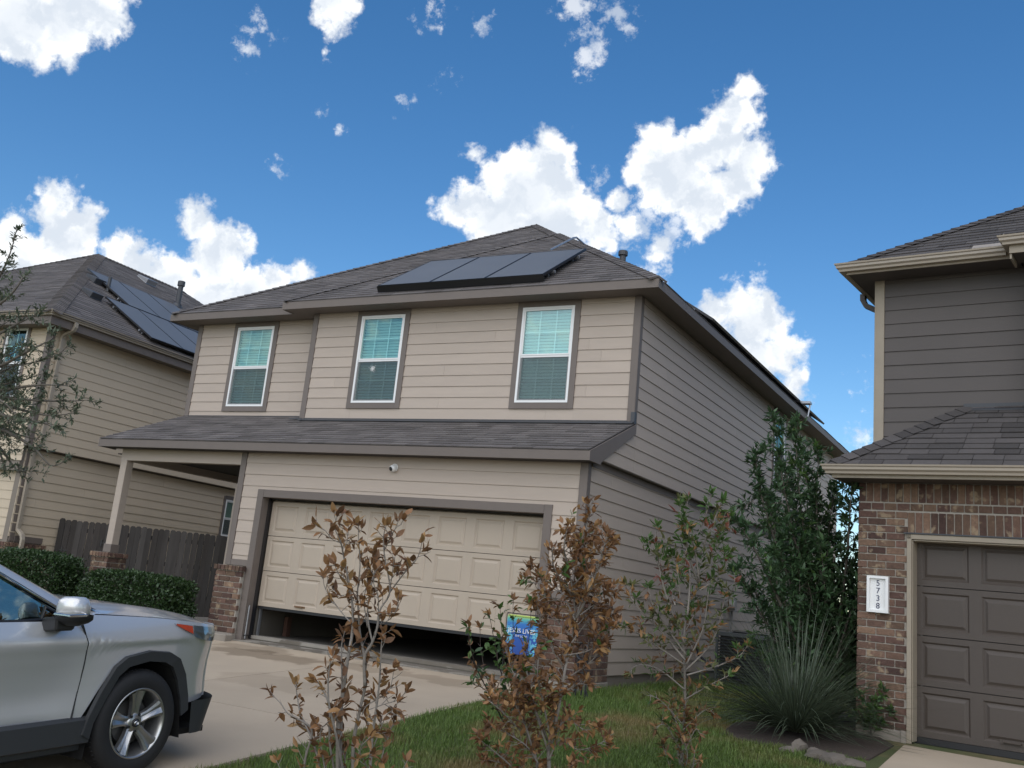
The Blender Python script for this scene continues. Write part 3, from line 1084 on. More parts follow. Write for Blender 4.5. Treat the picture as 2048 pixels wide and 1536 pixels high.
H(mb.build('fascia', m_trim))
mb = MB()
mb.box(BXL, EX, EY, Y2 + 0.03, ZS, ZS + 0.012); mb.box(X2 - 0.03, EX, Y2 + 0.03, YB, ZS, ZS + 0.012); mb.box(MX, BXL, MY, Y3 + 0.03, ZS, ZS + 0.012); mb.box(BXL, XST, Y2 + 0.032, Y3 + 0.03, ZS, ZS + 0.012); mb.box(MX, XL + 0.03, Y3 + 0.032, YB, ZS, ZS + 0.012)
H(mb.build('soffit', m_soffit))
# ---- porch roof over the garage and the entry
YE, ZPE, XPL, XPR = -0.267, 2.914, -3.645, 5.575
slope = (Z2 - 0.035 - ZPE) / (Y2 - YE)
P1, P2 = Vector((XPL, YE, ZPE)), Vector((XPR, YE, ZPE))
P3, P4 = Vector((XPR, Y2, ZPE + slope * (Y2 - YE))), Vector((XST, Y2, ZPE + slope * (Y2 - YE)))
P5, P6 = Vector((XST, Y3, ZPE + slope * (Y3 - YE))), Vector((XPL, Y3, ZPE + slope * (Y3 - YE)))
pr, frp = roof_plane(None, [P1, P2, P3, Vector((XPL, Y2, P3.z))], P1, P2, mode='objects', keep=lambda q: -q[3] + q[4] * 0.2, seed=6, thick=0.011)
H(pr)
pr2, _ = roof_plane(None, [Vector((XPL, Y2, P3.z)), P4, P5, P6], Vector((XPL, Y2, P3.z)), P4, seed=7)
H(pr2)
mb = MB()
box_between(mb, (XPL, YE), (XPR, YE), 2.769, ZPE - 0.02, 0.02, (0, -1))
H(mb.build('fascia', m_trim))
mb = MB()
for x, o in ((XPR, 0.018), (XPL, -0.018)):
    ytop = Y2 + 0.02 if o > 0 else Y3
    mb.prism([(x, YE - 0.02, ZPE - 0.022), (x, ytop, ZPE - 0.022 + slope * (ytop - YE)), (x, ytop, ZPE - 0.16 + slope * (ytop - YE)), (x, 0.10, 2.80 if o > 0 else 2.82), (x, 0.10, 2.765), (x, YE - 0.02, 2.769)], (o, 0, 0))
H(mb.build('rake_board', m_trim))
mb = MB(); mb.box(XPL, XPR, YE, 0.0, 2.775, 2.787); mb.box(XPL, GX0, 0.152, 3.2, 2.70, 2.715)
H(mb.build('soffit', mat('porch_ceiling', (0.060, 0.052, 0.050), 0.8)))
mb = MB()
mb.box(XST + 0.1, X2 - 0.09, Y2 - 0.035, Y2 - 0.018, P4.z + 0.006, Z2 + 0.002); mb.box(XL + 0.1, XST - 0.01, Y3 - 0.035, Y3 - 0.018, P5.z + 0.006, Z2 + 0.03)
mb.prism([(XST + 0.03, Y2 - 0.04, P4.z + 0.012), (XPR, Y2 - 0.04, P4.z + 0.012), (XPR, Y2 - 0.115, P4.z + 0.012 - 0.032), (XST + 0.03, Y2 - 0.115, P4.z + 0.012 - 0.032)], (0, 0, 0.012))
mb.box(X2 + 0.004, X2 + 0.03, Y2 - 0.05, Y2 + 0.02, P3.z - 0.01, P3.z + 0.16); mb.box(X2 - 0.03, X2 + 0.004, Y2 - 0.045, Y2 - 0.028, P3.z, P3.z + 0.16)
mb.prism([(XST - 0.22, Y2 - 0.06, P4.z + 0.01), (XST + 0.05, Y2 - 0.05, P4.z + 0.01), (XST + 0.05, Y2 - 0.02, P4.z + 0.03), (XST - 0.02, Y2 + 0.02, P4.z + 0.05)], (0, 0, 0.012))
H(mb.build('flashing', m_flash))
# ---- porch beam, post and brick piers
mb = MB(); mb.box(-3.362, GX0 - 0.013, 0.0, 0.15, 2.578, 2.775); mb.box(-3.362, -3.21, 0.152, 3.2, 2.578, 2.775)
H(mb.build('porch_beam', m_taupe))
mb = MB(); mb.box(-3.355, -3.205, 0.0, 0.15, 1.14, 2.577)
post = H(mb.build('porch_post', m_taupe, bevel=0.004))
mb = MB(); mb.box(-3.372, -3.190, -0.018, 0.168, 1.012, 1.145)
mb.build('post_base', m_trim, post, bevel=0.004)


def pier(x0, x1, y0, y1, z0, z1, faces, seed, cap=True):
    mb = MB(); mb.box(x0 + 0.012, x1 - 0.012, y0 + 0.012, y1 - 0.012, z0, z1 - 0.004)
    p = H(mb.build('brick_pier', m_mortar))
    zt = z1 - 0.085 if cap else z1
    k = int((zt - z0) / 0.0835)
    zb = zt - k * 0.0835
    if 'F' in faces:
        f = Frame((x0, y0 + 0.012, 0), (1, 0, 0), (0, 0, 1)); bricks(p, f, 0, x1 - x0, zb, zt, seed=seed)
        if cap: bricks(p, Frame((x0, y0 - 0.02, 0), (1, 0, 0), (0, 0, 1)), -0.03, x1 - x0 + 0.03, zt, z1, vertical=True, seed=seed + 1, pitch=0.075, depth=0.09)
    if 'R' in faces:
        f = Frame((x1 - 0.012, y0, 0), (0, 1, 0), (0, 0, 1)); bricks(p, f, 0.002, y1 - y0, zb, zt, seed=seed + 2, half0=True)
        if cap: bricks(p, Frame((x1 + 0.02, y0, 0), (0, 1, 0), (0, 0, 1)), 0.0, y1 - y0 + 0.0, zt, z1, vertical=True, seed=seed + 3, pitch=0.145 if y1 - y0 < .6 else 0.075, depth=0.09)
    return p


pier(-3.49, -3.10, -0.12, 0.29, -0.10, 1.010, 'FR', 21)
pier(-0.655, -0.122, -0.105, 0.0, 0.0, 1.008, 'F', 31)
pier(OW + TR + 0.003, 5.525, -0.105, 0.98, 0.0, 1.008, 'FR', 41)
mb = MB(); mb.box(-0.68, -0.122, -0.13, 0.0, -0.25, 0.0); mb.box(OW + TR + 0.003, 5.54, -0.13, 1.0, -0.25, 0.0)
H(mb.build('foundation', m_found, bevel=0.008))
mb = MB(); mb.box(-3.7, GX0, -0.3, 3.2, -0.3, -0.02)
H(mb.build('porch_floor', m_apron))
# ---- house number, roof pipes
TXT = [('5', 2.03), ('7', 1.90), ('4', 1.775), ('2', 1.63)]
m_num = mat('number_black', (0.012, 0.011, 0.011), 0.5)


def glyph(ch, size, m, name, parent, mw, depth=0.004):
    cu = bpy.data.curves.new(name, 'FONT')
    cu.body = ch; cu.size = size; cu.extrude = depth; cu.align_x = 'CENTER'
    tmp = bpy.data.objects.new('tmp', cu); COL.objects.link(tmp)
    dg = bpy.context.evaluated_depsgraph_get()
    me = bpy.data.meshes.new_from_object(tmp.evaluated_get(dg))
    bpy.data.objects.remove(tmp); bpy.data.curves.remove(cu)
    me.materials.clear(); me.materials.append(m)
    o = bpy.data.objects.new(name, me); COL.objects.link(o)
    if parent is not None:
        o.parent = parent
    o.matrix_local = mw
    return o


RX = Matrix.Rotation(PI / 2, 4, 'X')
for ch, z in TXT:
    o = glyph(ch, 0.150, m_num, 'house_number', None, Matrix.Translation((GX0 + 0.058, -0.031, z)) @ RX, 0.005)
    mwk = o.matrix_local.copy(); H(o); o.matrix_basis = mwk


def SF(x, y, z):
    """upper-storey point measured at the smaller scale of the first fit"""
    return Vector((10.871 + 1.052 * (x - 10.871), -12.18 + 1.052 * (y + 12.18), 0.991 + 1.052 * (z - 0.991)))


mb = MB()
rz = lambda x: ZE + (EX - x) * (8.930 - ZE) / (EX - 0.940)
fx, fy = 3.62, 5.6
_d = ray(1245, 523); _k = (fx - CAM.x) / _d.x; fy = CAM.y + _d.y * _k; fz = CAM.z + _d.z * _k
mb.tube([(fx, fy, rz(fx) - 0.1), (fx, fy, fz + 0.12)], 0.062, 12); mb.lathe([(0.0, 0.21), (0.085, 0.21), (0.092, 0.19), (0.092, 0.12), (0.06, 0.11)], (fx, fy, fz), (0, 0, 1), 16)
H(mb.build('vent_pipe', m_flash, smooth=False))
mb = MB()
c0 = [SF(*p) for p in ((3.62, 2.28, 6.83), (4.02, 2.62, 7.06), (4.10, 2.70, 7.08), (4.42, 2.60, 6.62))]
c0 = []
for px, py, x in ((1100, 500, 3.95), (1146, 476, 3.9), (1153, 475, 3.9), (1168, 488, 3.85)):
    d_ = ray(px, py); k_ = (x - CAM.x) / d_.x; c0.append(CAM + d_ * k_)
mb.tube(c0, 0.017, 6)
H(mb.build('conduit', m_metal))
mb = MB()
b0 = SF(6.17, 9.396, 5.22); b1 = SF(6.2, 9.457, 5.557)
mb.tube([b0 + Vector((-0.1, -0.02, 0)), b0 + Vector((0.06, 0, 0.06)), Vector((b1.x + 0.06, b1.y, b1.z - 0.02)), b1 + Vector((0.04, 0.0, 0.03)), b1 + Vector((-0.5, -0.25, 0.08))], 0.02, 6)
mb.box(b1.x - 0.12, b1.x + 0.08, b1.y - 0.1, b1.y + 0.1, b1.z, b1.z + 0.05)
H(mb.build('conduit', m_metal))
# wall fittings on the side
mb = MB(); mb.box(GX1 + 0.0, GX1 + 0.11, 6.75, 6.95, 1.12, 1.36); mb.lathe([(0, .2), (.07, .2), (.085, .17), (.085, .05), (.06, 0)], (GX1 + 0.02, 6.45, 1.22), (1, 0, 0), 16)
mb.tube([(GX1 + .05, 6.85, 1.12), (GX1 + .05, 6.85, 0.2)], 0.016, 6)
H(mb.build('meter_box', mat('meter_grey', (0.25, 0.25, 0.24), 0.5, namt=.2)))


# ================================================================== the tan house at the left
LH = empty('house', (-7.042, 0.817, -0.1), 0.056, 'tan two-storey house at the left with gutters, a downspout and six solar panels', 'house')


def LP(x, y, z):
    return (x, y, z + 0.1)          # heights below are measured from the garage floor


class Z0:
    pass


def fr_l(o, U, V):
    return Frame((o[0], o[1], o[2] + 0.1), U, V)


EL_ = 0.177
z0 = 5.192
k = round((z0 - 2.895) / EL_)
EU2 = (z0 - 2.895) / k
mb = MB(); mb.box(-0.15, -0.006, 0.1, 13.0, 2.99, 5.55)
wl = mb.build('wall', m_wallback, LH)
siding(wl, fr_l((0, 0, 0), (0, 1, 0), (0, 0, 1)), [(0.1, 2.895), (12.9, 2.895), (12.9, 5.46), (0.1, 5.46)], 2.895, EU2, m_tan, seed=51)
mb = MB(); mb.box(-0.30, -0.161, 0.1, 13.0, 0.0, 2.99)
wl2 = mb.build('wall', m_wallback, LH)
siding(wl2, fr_l((-0.155, 0, 0), (0, 1, 0), (0, 0, 1)), [(0.1, 0.14), (12.9, 0.14), (12.9, 2.86), (0.1, 2.86)], 2.617 - 14 * EL_, EL_, m_tan, holes=[(-1, 0, 0.93, 1.12), (6.17, 1.6, 7.16, 2.69)], seed=52)
FL = fr_l((0, 0, 0), (1, 0, 0), (0, 0, 1))
mb = MB(); mb.box(-5.5, -1.30, 0.004, 0.15, 2.5, 5.55); mb.box(-0.67, -0.15, 0.004, 0.15, 2.5, 5.55); mb.box(-1.30, -0.67, 0.004, 0.15, 2.5, 3.98); mb.box(-1.30, -0.67, .004, .15, 5.45, 5.55)
wl3 = mb.build('wall', m_wallback, LH)
siding(wl3, FL, [(-5.5, 2.6), (-0.1, 2.6), (-0.1, 5.46), (-5.5, 5.46)], 2.895 - 2 * EU2, EU2, m_tan, holes=[(-1.37, 3.80, -0.60, 5.45)], seed=53)
mb = MB(); mb.box(-5.5, -0.3, 0.16, 0.3, 0.0, 2.6)
wl4 = mb.build('wall', m_wallback, LH)
siding(wl4, fr_l((0, 0.156, 0), (1, 0, 0), (0, 0, 1)), [(-5.5, 1.05), (-0.25, 1.05), (-0.25, 2.62), (-5.5, 2.62)], 1.05 - 0.1, EL_, m_tan, seed=54)
mb = MB()
mb.box(-0.115, 0.012, -0.024, 0.0, 2.9 + .1, 5.56); mb.box(-0.002, 0.016, -0.02, 0.09, 2.9 + .1, 5.56)
mb.box(-0.27, -0.143, 0.132, 0.156, 1.13, 2.98); mb.box(-0.157, -0.139, 0.135, 0.24, 1.13, 2.98)
mb.box(-0.151, -0.132, 0.245, 0.93, 1.125, 1.245)
mb.build('corner_board', m_trim, LH, bevel=0.003)
window(LH, FL, -1.281, 3.89, 0.612, 1.46, m_trim, trim=0.075, grid=(2, 2), blinds=False)
window(LH, fr_l((-0.155, 0, 0), (0, 1, 0), (0, 0, 1)), 6.25, 1.70, 0.85, 0.90, m_trim, trim=0.08, grid=(1, 1))
# roof
SL = 0.61
ZT = 5.596 + 0.1
def lrz(x): return ZT + (0.40 - x) * SL
a0 = Vector((0.40, -0.43, ZT - .02)); t_ = 5.9
ap = Vector((0.40 - t_, -0.43 + t_, ZT - .02 + SL * t_)); ap2 = Vector((ap.x, 9.0, ap.z))
b0_ = Vector((0.40, 13.4, ZT - .02)); c0_ = Vector((0.40 - 2 * t_, -0.43, ZT - .02)); c1_ = Vector((0.40 - 2 * t_, 13.4, ZT - .02))
r1, _ = roof_plane(LH, [c0_, a0, ap], c0_, a0, seed=61, tab=0.5)
r2, frl = roof_plane(LH, [a0, b0_, ap2, ap], a0, b0_, seed=62, tab=0.5)
roof_plane(LH, [b0_, c1_, ap2], b0_, c1_, shingled=False); roof_plane(LH, [c1_, c0_, ap, ap2], c1_, c0_, shingled=False)
hip_cap(r1, a0, ap, m_shingle, w=0.2, na=(0, -SL, 1), nb=(SL, 0, 1)); hip_cap(r1, c0_, ap, m_shingle, na=(0, -SL, 1), nb=(-SL, 0, 1)); hip_cap(r2, ap, ap2, m_shingle, na=(-SL, 0, 1), nb=(SL, 0, 1))
mb = MB()
mb.box(-11.4, 0.33, -0.352, -0.332, 5.43, 5.63); mb.box(0.31, 0.33, -0.332, 13.3, 5.43, 5.63)
mb.build('fascia', m_trim, LH)
mb = MB(); mb.box(-11.4, 0.31, -0.332, 0.02, 5.44, 5.452); mb.box(-0.02, 0.31, 0.02, 13.3, 5.44, 5.452)
mb.build('soffit', m_soffit, LH)
mb = MB(); mb.box(-0.16, 0.0, 0.1, 12.9, 2.982, 2.994)
mb.build('soffit', m_soffit, LH)


def gutter(parent, path, z, m, name='gutter', w=0.11, h=0.10, outs=None):
    """K-style gutter along a 2D path (outer top edge), profile swept with mitred corners"""
    prof = [(0.0, 0.0), (-0.004, -0.018), (-0.018, -0.028), (-0.02, -0.055), (-0.045, -0.075), (-0.05, -0.10), (-w, -0.10), (-w, 0.0), (-w + .004, 0.0), (-w + .004, -0.092), (-0.054, -0.092), (-0.05, -0.07), (-0.028, -0.052), (-0.024, -0.03), (-0.012, -0.008), (-0.012, 0.0)]
    n = len(path)
    P = [Vector((p[0], p[1])) for p in path]
    rows = []
    for i, p in enumerate(P):
        ds = []
        if i > 0: ds.append((p - P[i - 1]).normalized())
        if i < n - 1: ds.append((P[i + 1] - p).normalized())
        ns = [Vector((d.y, -d.x)) for d in ds]       # outward = right of travel
        if len(ns) == 2:
            m_ = (ns[0] + ns[1]); m_ = m_ / m_.dot(ns[0])
        else:
            m_ = ns[0]
        rows.append([(p.x + m_.x * a, p.y + m_.y * a, z + b) for a, b in prof])
    mb = MB()
    k = len(prof)
    vs = [q for r in rows for q in r]
    fs = []
    for i in range(n - 1):
        for j in range(k):
            fs.append((i * k + j, i * k + (j + 1) % k, (i + 1) * k + (j + 1) % k, (i + 1) * k + j))
    mb.add(vs, fs)
    for r in (rows[0], rows[-1]):
        mb.add(r, [(0, 1, 2, 3, 4, 5, 6, 7)])
    return mb.build(name, m, parent)


gutter(LH, [(-11.3, -0.455), (0.435, -0.455), (0.435, 13.2)], ZT + 0.0, m_tangutter)
mb = MB()
def flat_tube(mb, pts, w, t):
    """rectangular downpipe"""
    rows = []
    for i, p in enumerate(pts):
        p = Vector(p)
        d = (Vector(pts[min(i + 1, len(pts) - 1)]) - Vector(pts[max(i - 1, 0)])).normalized()
        y = Vector((0, 1, 0)); x = d.cross(y).normalized()
        rows.append([p + x * t + y * w, p - x * t + y * w, p - x * t - y * w, p + x * t - y * w])
    vs = [q for r in rows for q in r]
    fs = [(i * 4 + j, i * 4 + (j + 1) % 4, (i + 1) * 4 + (j + 1) % 4, (i + 1) * 4 + j) for i in range(len(pts) - 1) for j in range(4)]
    fs += [(0, 1, 2, 3), tuple(len(vs) - 4 + i for i in range(4))]
    mb.add(vs, fs)
dp = [(0.38, 0.23, 5.60), (0.38, 0.23, 5.50), (0.345, 0.23, 5.44), (0.11, 0.23, 5.34), (0.065, 0.23, 5.27), (0.062, 0.23, 3.08), (0.05, 0.23, 3.02), (-0.06, 0.23, 2.96), (-0.095, 0.23, 2.90), (-0.098, 0.25, 1.42), (-0.09, 0.25, 1.36), (0.06, 0.25, 1.26), (0.095, 0.25, 1.18), (0.095, 0.25, 0.12)]
flat_tube(mb, dp, 0.042, 0.028)
mb.build('downspout', m_tangutter, LH, bevel=0.004)
# brick corner
mb = MB(); mb.box(-5.5, -0.06, 0.01, 0.925, 0.0, 1.09)
bw = mb.build('brick_pier', m_mortar, LH)
bricks(bw, Frame((-0.06, 0.0, 0.1), (0, 1, 0), (0, 0, 1)), 0.0, 0.93, 0.0, 0.92, seed=71)
bricks(bw, Frame((-0.03, 0.0, 0.1), (0, 1, 0), (0, 0, 1)), 0.0, 0.96, 0.92, 1.01, seed=72, vertical=True, depth=0.09)
bricks(bw, Frame((-1.6, 0.01, 0.1), (1, 0, 0), (0, 0, 1)), 0.0, 1.54, 0.0, 0.92, seed=73)
bricks(bw, Frame((-1.6, -0.02, 0.1), (1, 0, 0), (0, 0, 1)), 0.0, 1.58, 0.92, 1.01, seed=74, vertical=True, depth=0.09)
# pipes and vents on its roof
mb = MB()
nL = Vector((SL, 0, 1)).normalized()
fbx, fby = -3.604, 6.917
mb.tube([(fbx, fby, lrz(fbx) - 0.1), (fbx, fby, lrz(fbx) + 0.62)], 0.075, 12)
mb.lathe([(0.0, .2), (0.10, .2), (0.105, .18), (0.105, .06), (0.075, .05)], (fbx, fby, lrz(fbx) + 0.52), (0, 0, 1), 16)
mb.lathe([(0.16, 0.0), (0.09, 0.08)], (fbx, fby, lrz(fbx) - 0.02), tuple(nL), 16)
mb.build('flue_pipe', m_flash, LH)
mb = MB()
mb.tube([(-2.30, 3.22, lrz(-2.3) - .1), (-2.30, 3.22, lrz(-2.3) + 0.36)], 0.045, 10)
mb.build('vent_pipe', m_flash, LH)


def roof_vent(parent, x, y, w, l, h, m):
    mb = MB()
    c = Vector((x, y, lrz(x) + 0.005)); s = Vector((1, 0, -SL)).normalized(); t = Vector((0, 1, 0))
    q = [c - s * l - t * w, c + s * l - t * w, c + s * l + t * w, c - s * l + t * w]
    mb.add([*q, *(p + nL * h * (0.45 if i in (0, 3) else 1.0) + s * (0.0) for i, p in enumerate(q))], [(0, 1, 2, 3), (4, 5, 6, 7), (0, 1, 5, 4), (1, 2, 6, 5), (2, 3, 7, 6), (3, 0, 4, 7)])
    return mb.build('roof_vent', m, parent, bevel=0.01)


roof_vent(LH, -2.70, 3.12, 0.17, 0.2, 0.14, m_flash)
roof_vent(LH, -1.45, 2.02, 0.17, 0.2, 0.14, m_flash)
roof_vent(LH, -4.72, 6.66, 0.19, 0.23, 0.15, m_metal)


# ================================================================== solar panels
m_cell = mat('solar_glass', (0.120, 0.124, 0.130), 0.45, spec=0.55, namt=0.12, nscale=1.0)
m_rail = mat('panel_frame', (0.012, 0.012, 0.014), 0.4)


def solar(fr, u, v, w, h, lift, label, group, rail=True, feet=True):
    """one framed panel lying on a roof frame, at u, v"""
    o = fr.p(u, v, 0)
    rt = Matrix((fr.U, fr.V, fr.N)).transposed().to_4x4()
    root = bpy.data.objects.new('solar_panel', None); COL.objects.link(root)
    root.matrix_world = Matrix.Translation(o) @ rt
    root.empty_display_size = .2
    tag(root, label, 'solar panel', group)
    g = 0.008
    mb = MB(); mb.box(g + .012, w - g - .012, .012, h - .012, lift + 0.005, lift + 0.036)
    mb.build('cell_sheet', m_cell, root)
    mb = MB()
    mb.box(g, w - g, 0, 0.012, lift, lift + .04); mb.box(g, w - g, h - .012, h, lift, lift + .04); mb.box(g, g + .012, .012, h - .012, lift, lift + .04); mb.box(w - g - .012, w - g, .012, h - .012, lift, lift + .04)
    mb.build('frame', m_rail, root)
    mb = MB()
    for q in (0.22, 0.78):
        mb.box(-0.02, w + 0.02, h * q - .02, h * q + .02, lift - .045, lift - .002)
        for x in (0.12, w - 0.12):
            mb.box(x - .02, x + .02, h * q - .02, h * q + .02, 0.0, lift - .045)
    mb.build('rail', m_metal if rail else m_rail, root)
    return root


fru = Frame(BL, (1, 0, 0), (A - BL) - Vector((1, 0, 0)) * (A - BL).x)
p0 = SF(1.43, 0.29, 5.541)
u0_, v0_ = fru.uv(p0)
for i, nm in enumerate(('leftmost', 'middle', 'rightmost')):
    solar(fru, u0_ + i * 1.035, v0_, 1.035, 1.76, 0.10, f'{nm} of the three dark solar panels on the front roof of the taupe house', 'solar panels on the front roof')
mb = MB(); mb.box(0, 3.12, -0.008, 0.0, 0.02, 0.13)
sk = mb.build('array_skirt', m_rail); sk.matrix_world = Matrix.Translation(fru.p(u0_ - .01, v0_ - 0.004, 0)) @ Matrix((fru.U, fru.V, fru.N)).transposed().to_4x4()
tag(sk, 'black skirt along the lower edge of the front roof panels', 'panel skirt')
frr = Frame(E1, (0, 1, 0), (B - E1) - Vector((0, 1, 0)) * (B - E1).y)
q0 = SF(6.0, 3.05, 5.6)
uu, vv = frr.uv(q0)
names = ('nearest', 'second', 'third', 'fourth', 'fifth', 'sixth', 'seventh', 'eighth', 'ninth')
for i in range(9):
    solar(frr, uu + i * 1.035, 0.22, 1.035, 1.76, 0.12, f'{names[i]} solar panel along the right side eave of the taupe house', 'solar panels on the right roof slope')
wm = LH.matrix_world if False else Matrix.Translation((-7.042, 0.817, -0.1)) @ Matrix.Rotation(0.056, 4, 'Z')
frL = Frame(wm @ a0, wm.to_3x3() @ Vector((0, 1, 0)), wm.to_3x3() @ Vector((-1, 0, SL)))
row2 = [(0.43 + 2.36 + i * 1.045, 0.17) for i in range(4)]
row1 = [(0.43 + 3.16 + i * 1.045, 2.20) for i in range(3)]
for i, (u, v) in enumerate(row2):
    solar(frL, u, v, 1.045, 1.98, 0.09, f'{("front", "second", "third", "fourth")[i]} solar panel of the lower row on the tan house roof', 'solar panels on the tan house roof')
for i, (u, v) in enumerate(row1):
    solar(frL, u, v, 1.045, 1.98, 0.09, f'{("front", "second", "third")[i]} solar panel of the upper row on the tan house roof', 'solar panels on the tan house roof')
LH['label'] = 'tan two-storey house at the left with gutters, a downspout and two rows of solar panels'

# ================================================================== the dark brown and brick house at the right
RH = empty('house', (8.904, 0.781, -0.1), -0.128, 'dark brown house with a brick garage front and brown garage door at the right', 'house')
G = -0.718
def RZ(z): return z + 0.1
FRU = Frame((0, 0, 0.1), (1, 0, 0), (0, 0, 1)); FRG = Frame((0, G, 0.1), (1, 0, 0), (0, 0, 1))
mb = MB(); mb.box(0.0, 6.0, 0.004, 0.15, 3.0, 5.5); mb.box(0.0, 0.15, 0.15, 10.0, 0.0, 5.5); mb.box(0.004, 0.15, G + .16, 0.15, 0.0, 2.7)
wr = mb.build('wall', m_wallback, RH)
siding(wr, FRU, [(0.09, 3.0), (1.75, 3.0), (1.75, 5.36), (0.09, 5.36)], 5.092 - 12 * 0.177, 0.177, m_dark, length=99, seed=81)
mb = MB(); mb.box(-0.006, 0.093, -0.026, 0.0, 3.1, 5.42); mb.box(-0.026, 0.0, -0.024, 0.09, 3.1, 5.42)
mb.build('corner_board', m_tantrim, RH, bevel=0.003)
siding(wr, Frame((0, 10.0, 0.1), (0, -1, 0), (0, 0, 1)), [(0.0, 0.1), (9.9, 0.1), (9.9, 5.36), (0, 5.36)], 0.1, 0.177, m_dark, length=99, seed=83)
# bump-out further right (its gutter comes into the frame)
mb = MB(); mb.box(1.78, 6.0, -0.36, 0.0, 3.0, 5.5)
mb.build('wall', m_dark, RH)
# upper roof
RS = 0.667
zu = 5.44 + 0.1
ue = -0.385
q0_ = Vector((-0.30, -0.41, zu - 0.01)); W_ = 11.0
q1_ = Vector((W_, -0.41, zu - .01)); qa = Vector((5.35, 5.24, zu + RS * 5.65)); qb = Vector((-0.30, 10.6, zu - .01))
ru, fr_ru = roof_plane(RH, [q0_, q1_, qa], q0_, q1_, m_shdark, mode='objects', keep=lambda q: q[3] + q[1], seed=91, tab=0.31, thick=0.012)
roof_plane(RH, [qb, q0_, qa], qb, q0_, seed=92)
hip_cap(ru, q0_ + (qa - q0_) * 0.01, qa, m_shdark, w=0.14, na=(0, -RS, 1), nb=(-RS, 0, 1))
bq = [Vector((1.50, -0.745, zu - .01)), Vector((7.0, -0.745, zu - .01)), Vector((4.5, 1.75, zu + RS * 2.5))]
gutter(RH, [(-0.396, 10.4), (-0.396, -0.50), (1.557, -0.50)], zu + 0.0, m_tangutter)
gutter(RH, [(1.53, 0.0), (1.53, -0.84), (7.0, -0.84)], zu + 0.0, m_tangutter, name='gutter')
mb = MB(); mb.box(-0.27, 1.66, -0.392, -0.372, RZ(5.31), RZ(5.43)); mb.box(-0.272, -0.252, -0.372, 10.4, RZ(5.31), RZ(5.43)); mb.box(1.64, 1.66, -0.72, -0.392, RZ(5.19), RZ(5.43)); mb.box(1.64, 7.0, -0.74, -0.72, RZ(5.25), RZ(5.43))
mb.build('fascia', m_tantrim, RH)
mb = MB(); mb.box(-0.252, 1.66, -0.372, 0.0, RZ(5.315), RZ(5.325)); mb.box(-0.252, 0.0, 0.0, 10.3, RZ(5.315), RZ(5.325)); mb.box(1.66, 7.0, -0.72, -0.36, RZ(5.255), RZ(5.265))
mb.build('soffit', m_dark, RH)
mb = MB()
mb.prism([(1.17, -0.36, zu + 0.035), (1.56, -0.36, zu + 0.035), (1.56, -0.22, zu + 0.13), (1.17, -0.22, zu + 0.13)], (0, -0.004, 0.006))
mb.prism([(1.53, -0.80, zu), (1.53, -0.40, zu), (1.53, -0.40, zu + 0.18), (1.53, -0.62, zu + 0.05)], (0.004, 0, 0))
mb.build('splash_guard', m_tangutter, RH)
mb = MB()
flat_tube(mb, [(-0.36, 0.62, zu - 0.08), (-0.36, 0.62, zu - 0.16), (-0.32, 0.62, zu - 0.24), (-0.10, 0.62, zu - 0.36), (-0.055, 0.62, zu - 0.46), (-0.055, 0.62, 3.0)], 0.045, 0.032)
mb.build('downspout', m_dark, RH)
# lower roof
zl = 2.80 + 0.1
l0 = Vector((-0.20, -1.15, zl)); l1 = Vector((7.5, -1.15, zl)); lt = Vector((1.02, -0.004, 3.655 + 0.1)); lr = Vector((7.5, -0.004, 3.655 + .1))
lw = Vector((-0.20, 0.0, zl)); 
rl, fr_rl = roof_plane(RH, [l0, l1, lr, lt], l0, l1, m_shdark, mode='objects', keep=lambda q: q[3] + q[1] * 0.4, seed=93, tab=0.30, E=0.128, thick=0.013)
rl2, _ = roof_plane(RH, [Vector((-0.20, 0.2, zl)), l0, lt, Vector((lt.x, 0.2, lt.z))], Vector((-0.20, 0.2, zl)), l0, seed=94)
hip_cap(rl, l0 + (lt - l0) * 0.03, lt, m_shdark, w=0.15, na=(0, -0.745, 1), nb=(-0.70, 0, 1))
mb = MB(); mb.box(1.0, 6.0, -0.02, 0.0, 3.72, 3.80); mb.prism([(1.0, -0.02, 3.745), (6, -0.02, 3.745), (6, -0.10, 3.70), (1.0, -0.10, 3.70)], (0, 0, 0.008))
mb.build('flashing', m_flash, RH)
gutter(RH, [(-0.268, 0.3), (-0.268, -1.218), (7.0, -1.218)], RZ(2.79), m_tangutter)
mb = MB(); mb.box(-0.165, 7.0, -1.112, -1.092, RZ(2.65), RZ(2.78)); mb.box(-0.167, -0.147, -1.092, 0.2, RZ(2.65), RZ(2.78))
mb.build('fascia', m_tantrim, RH)
mb = MB(); mb.box(-0.147, 7.0, -1.092, G, RZ(2.655), RZ(2.665)); mb.box(-0.147, 0.03, G, 0.2, RZ(2.655), RZ(2.665))
mb.build('soffit', m_dark, RH)
# garage front of brick
BX0, DX0, DZ = 0.02, 0.553, 2.09
mb = MB()
mb.box(BX0 + .012, DX0, G + .012, G + .16, 0.0, RZ(2.66)); mb.box(DX0, 6.2, G + .012, G + .16, RZ(DZ), RZ(2.66)); mb.box(5.5, 6.2, G + .012, G + .16, 0.0, RZ(DZ))
bw2 = mb.build('brick_wall', m_mortar, RH)
FRB = Frame((0, G + 0.012, 0.1), (1, 0, 0), (0, 0, 1))
plq = (0.135, 1.215, 0.365, 1.61)
bricks(bw2, FRB, BX0, DX0, 2.017 - 25 * 0.0802, 2.017 + 0.0802 * 4, seed=101, course=0.0802)
bricks(bw2, FRB, DX0, 3.3, DZ + 0.006, 2.335, seed=102, vertical=True, pitch=0.081)
bricks(bw2, FRB, BX0, 3.3, 2.345, 2.432, seed=103, course=0.085, bl=0.14)
bricks(bw2, FRB, BX0, 3.3, 2.436, 2.655, seed=104, vertical=True, pitch=0.081)
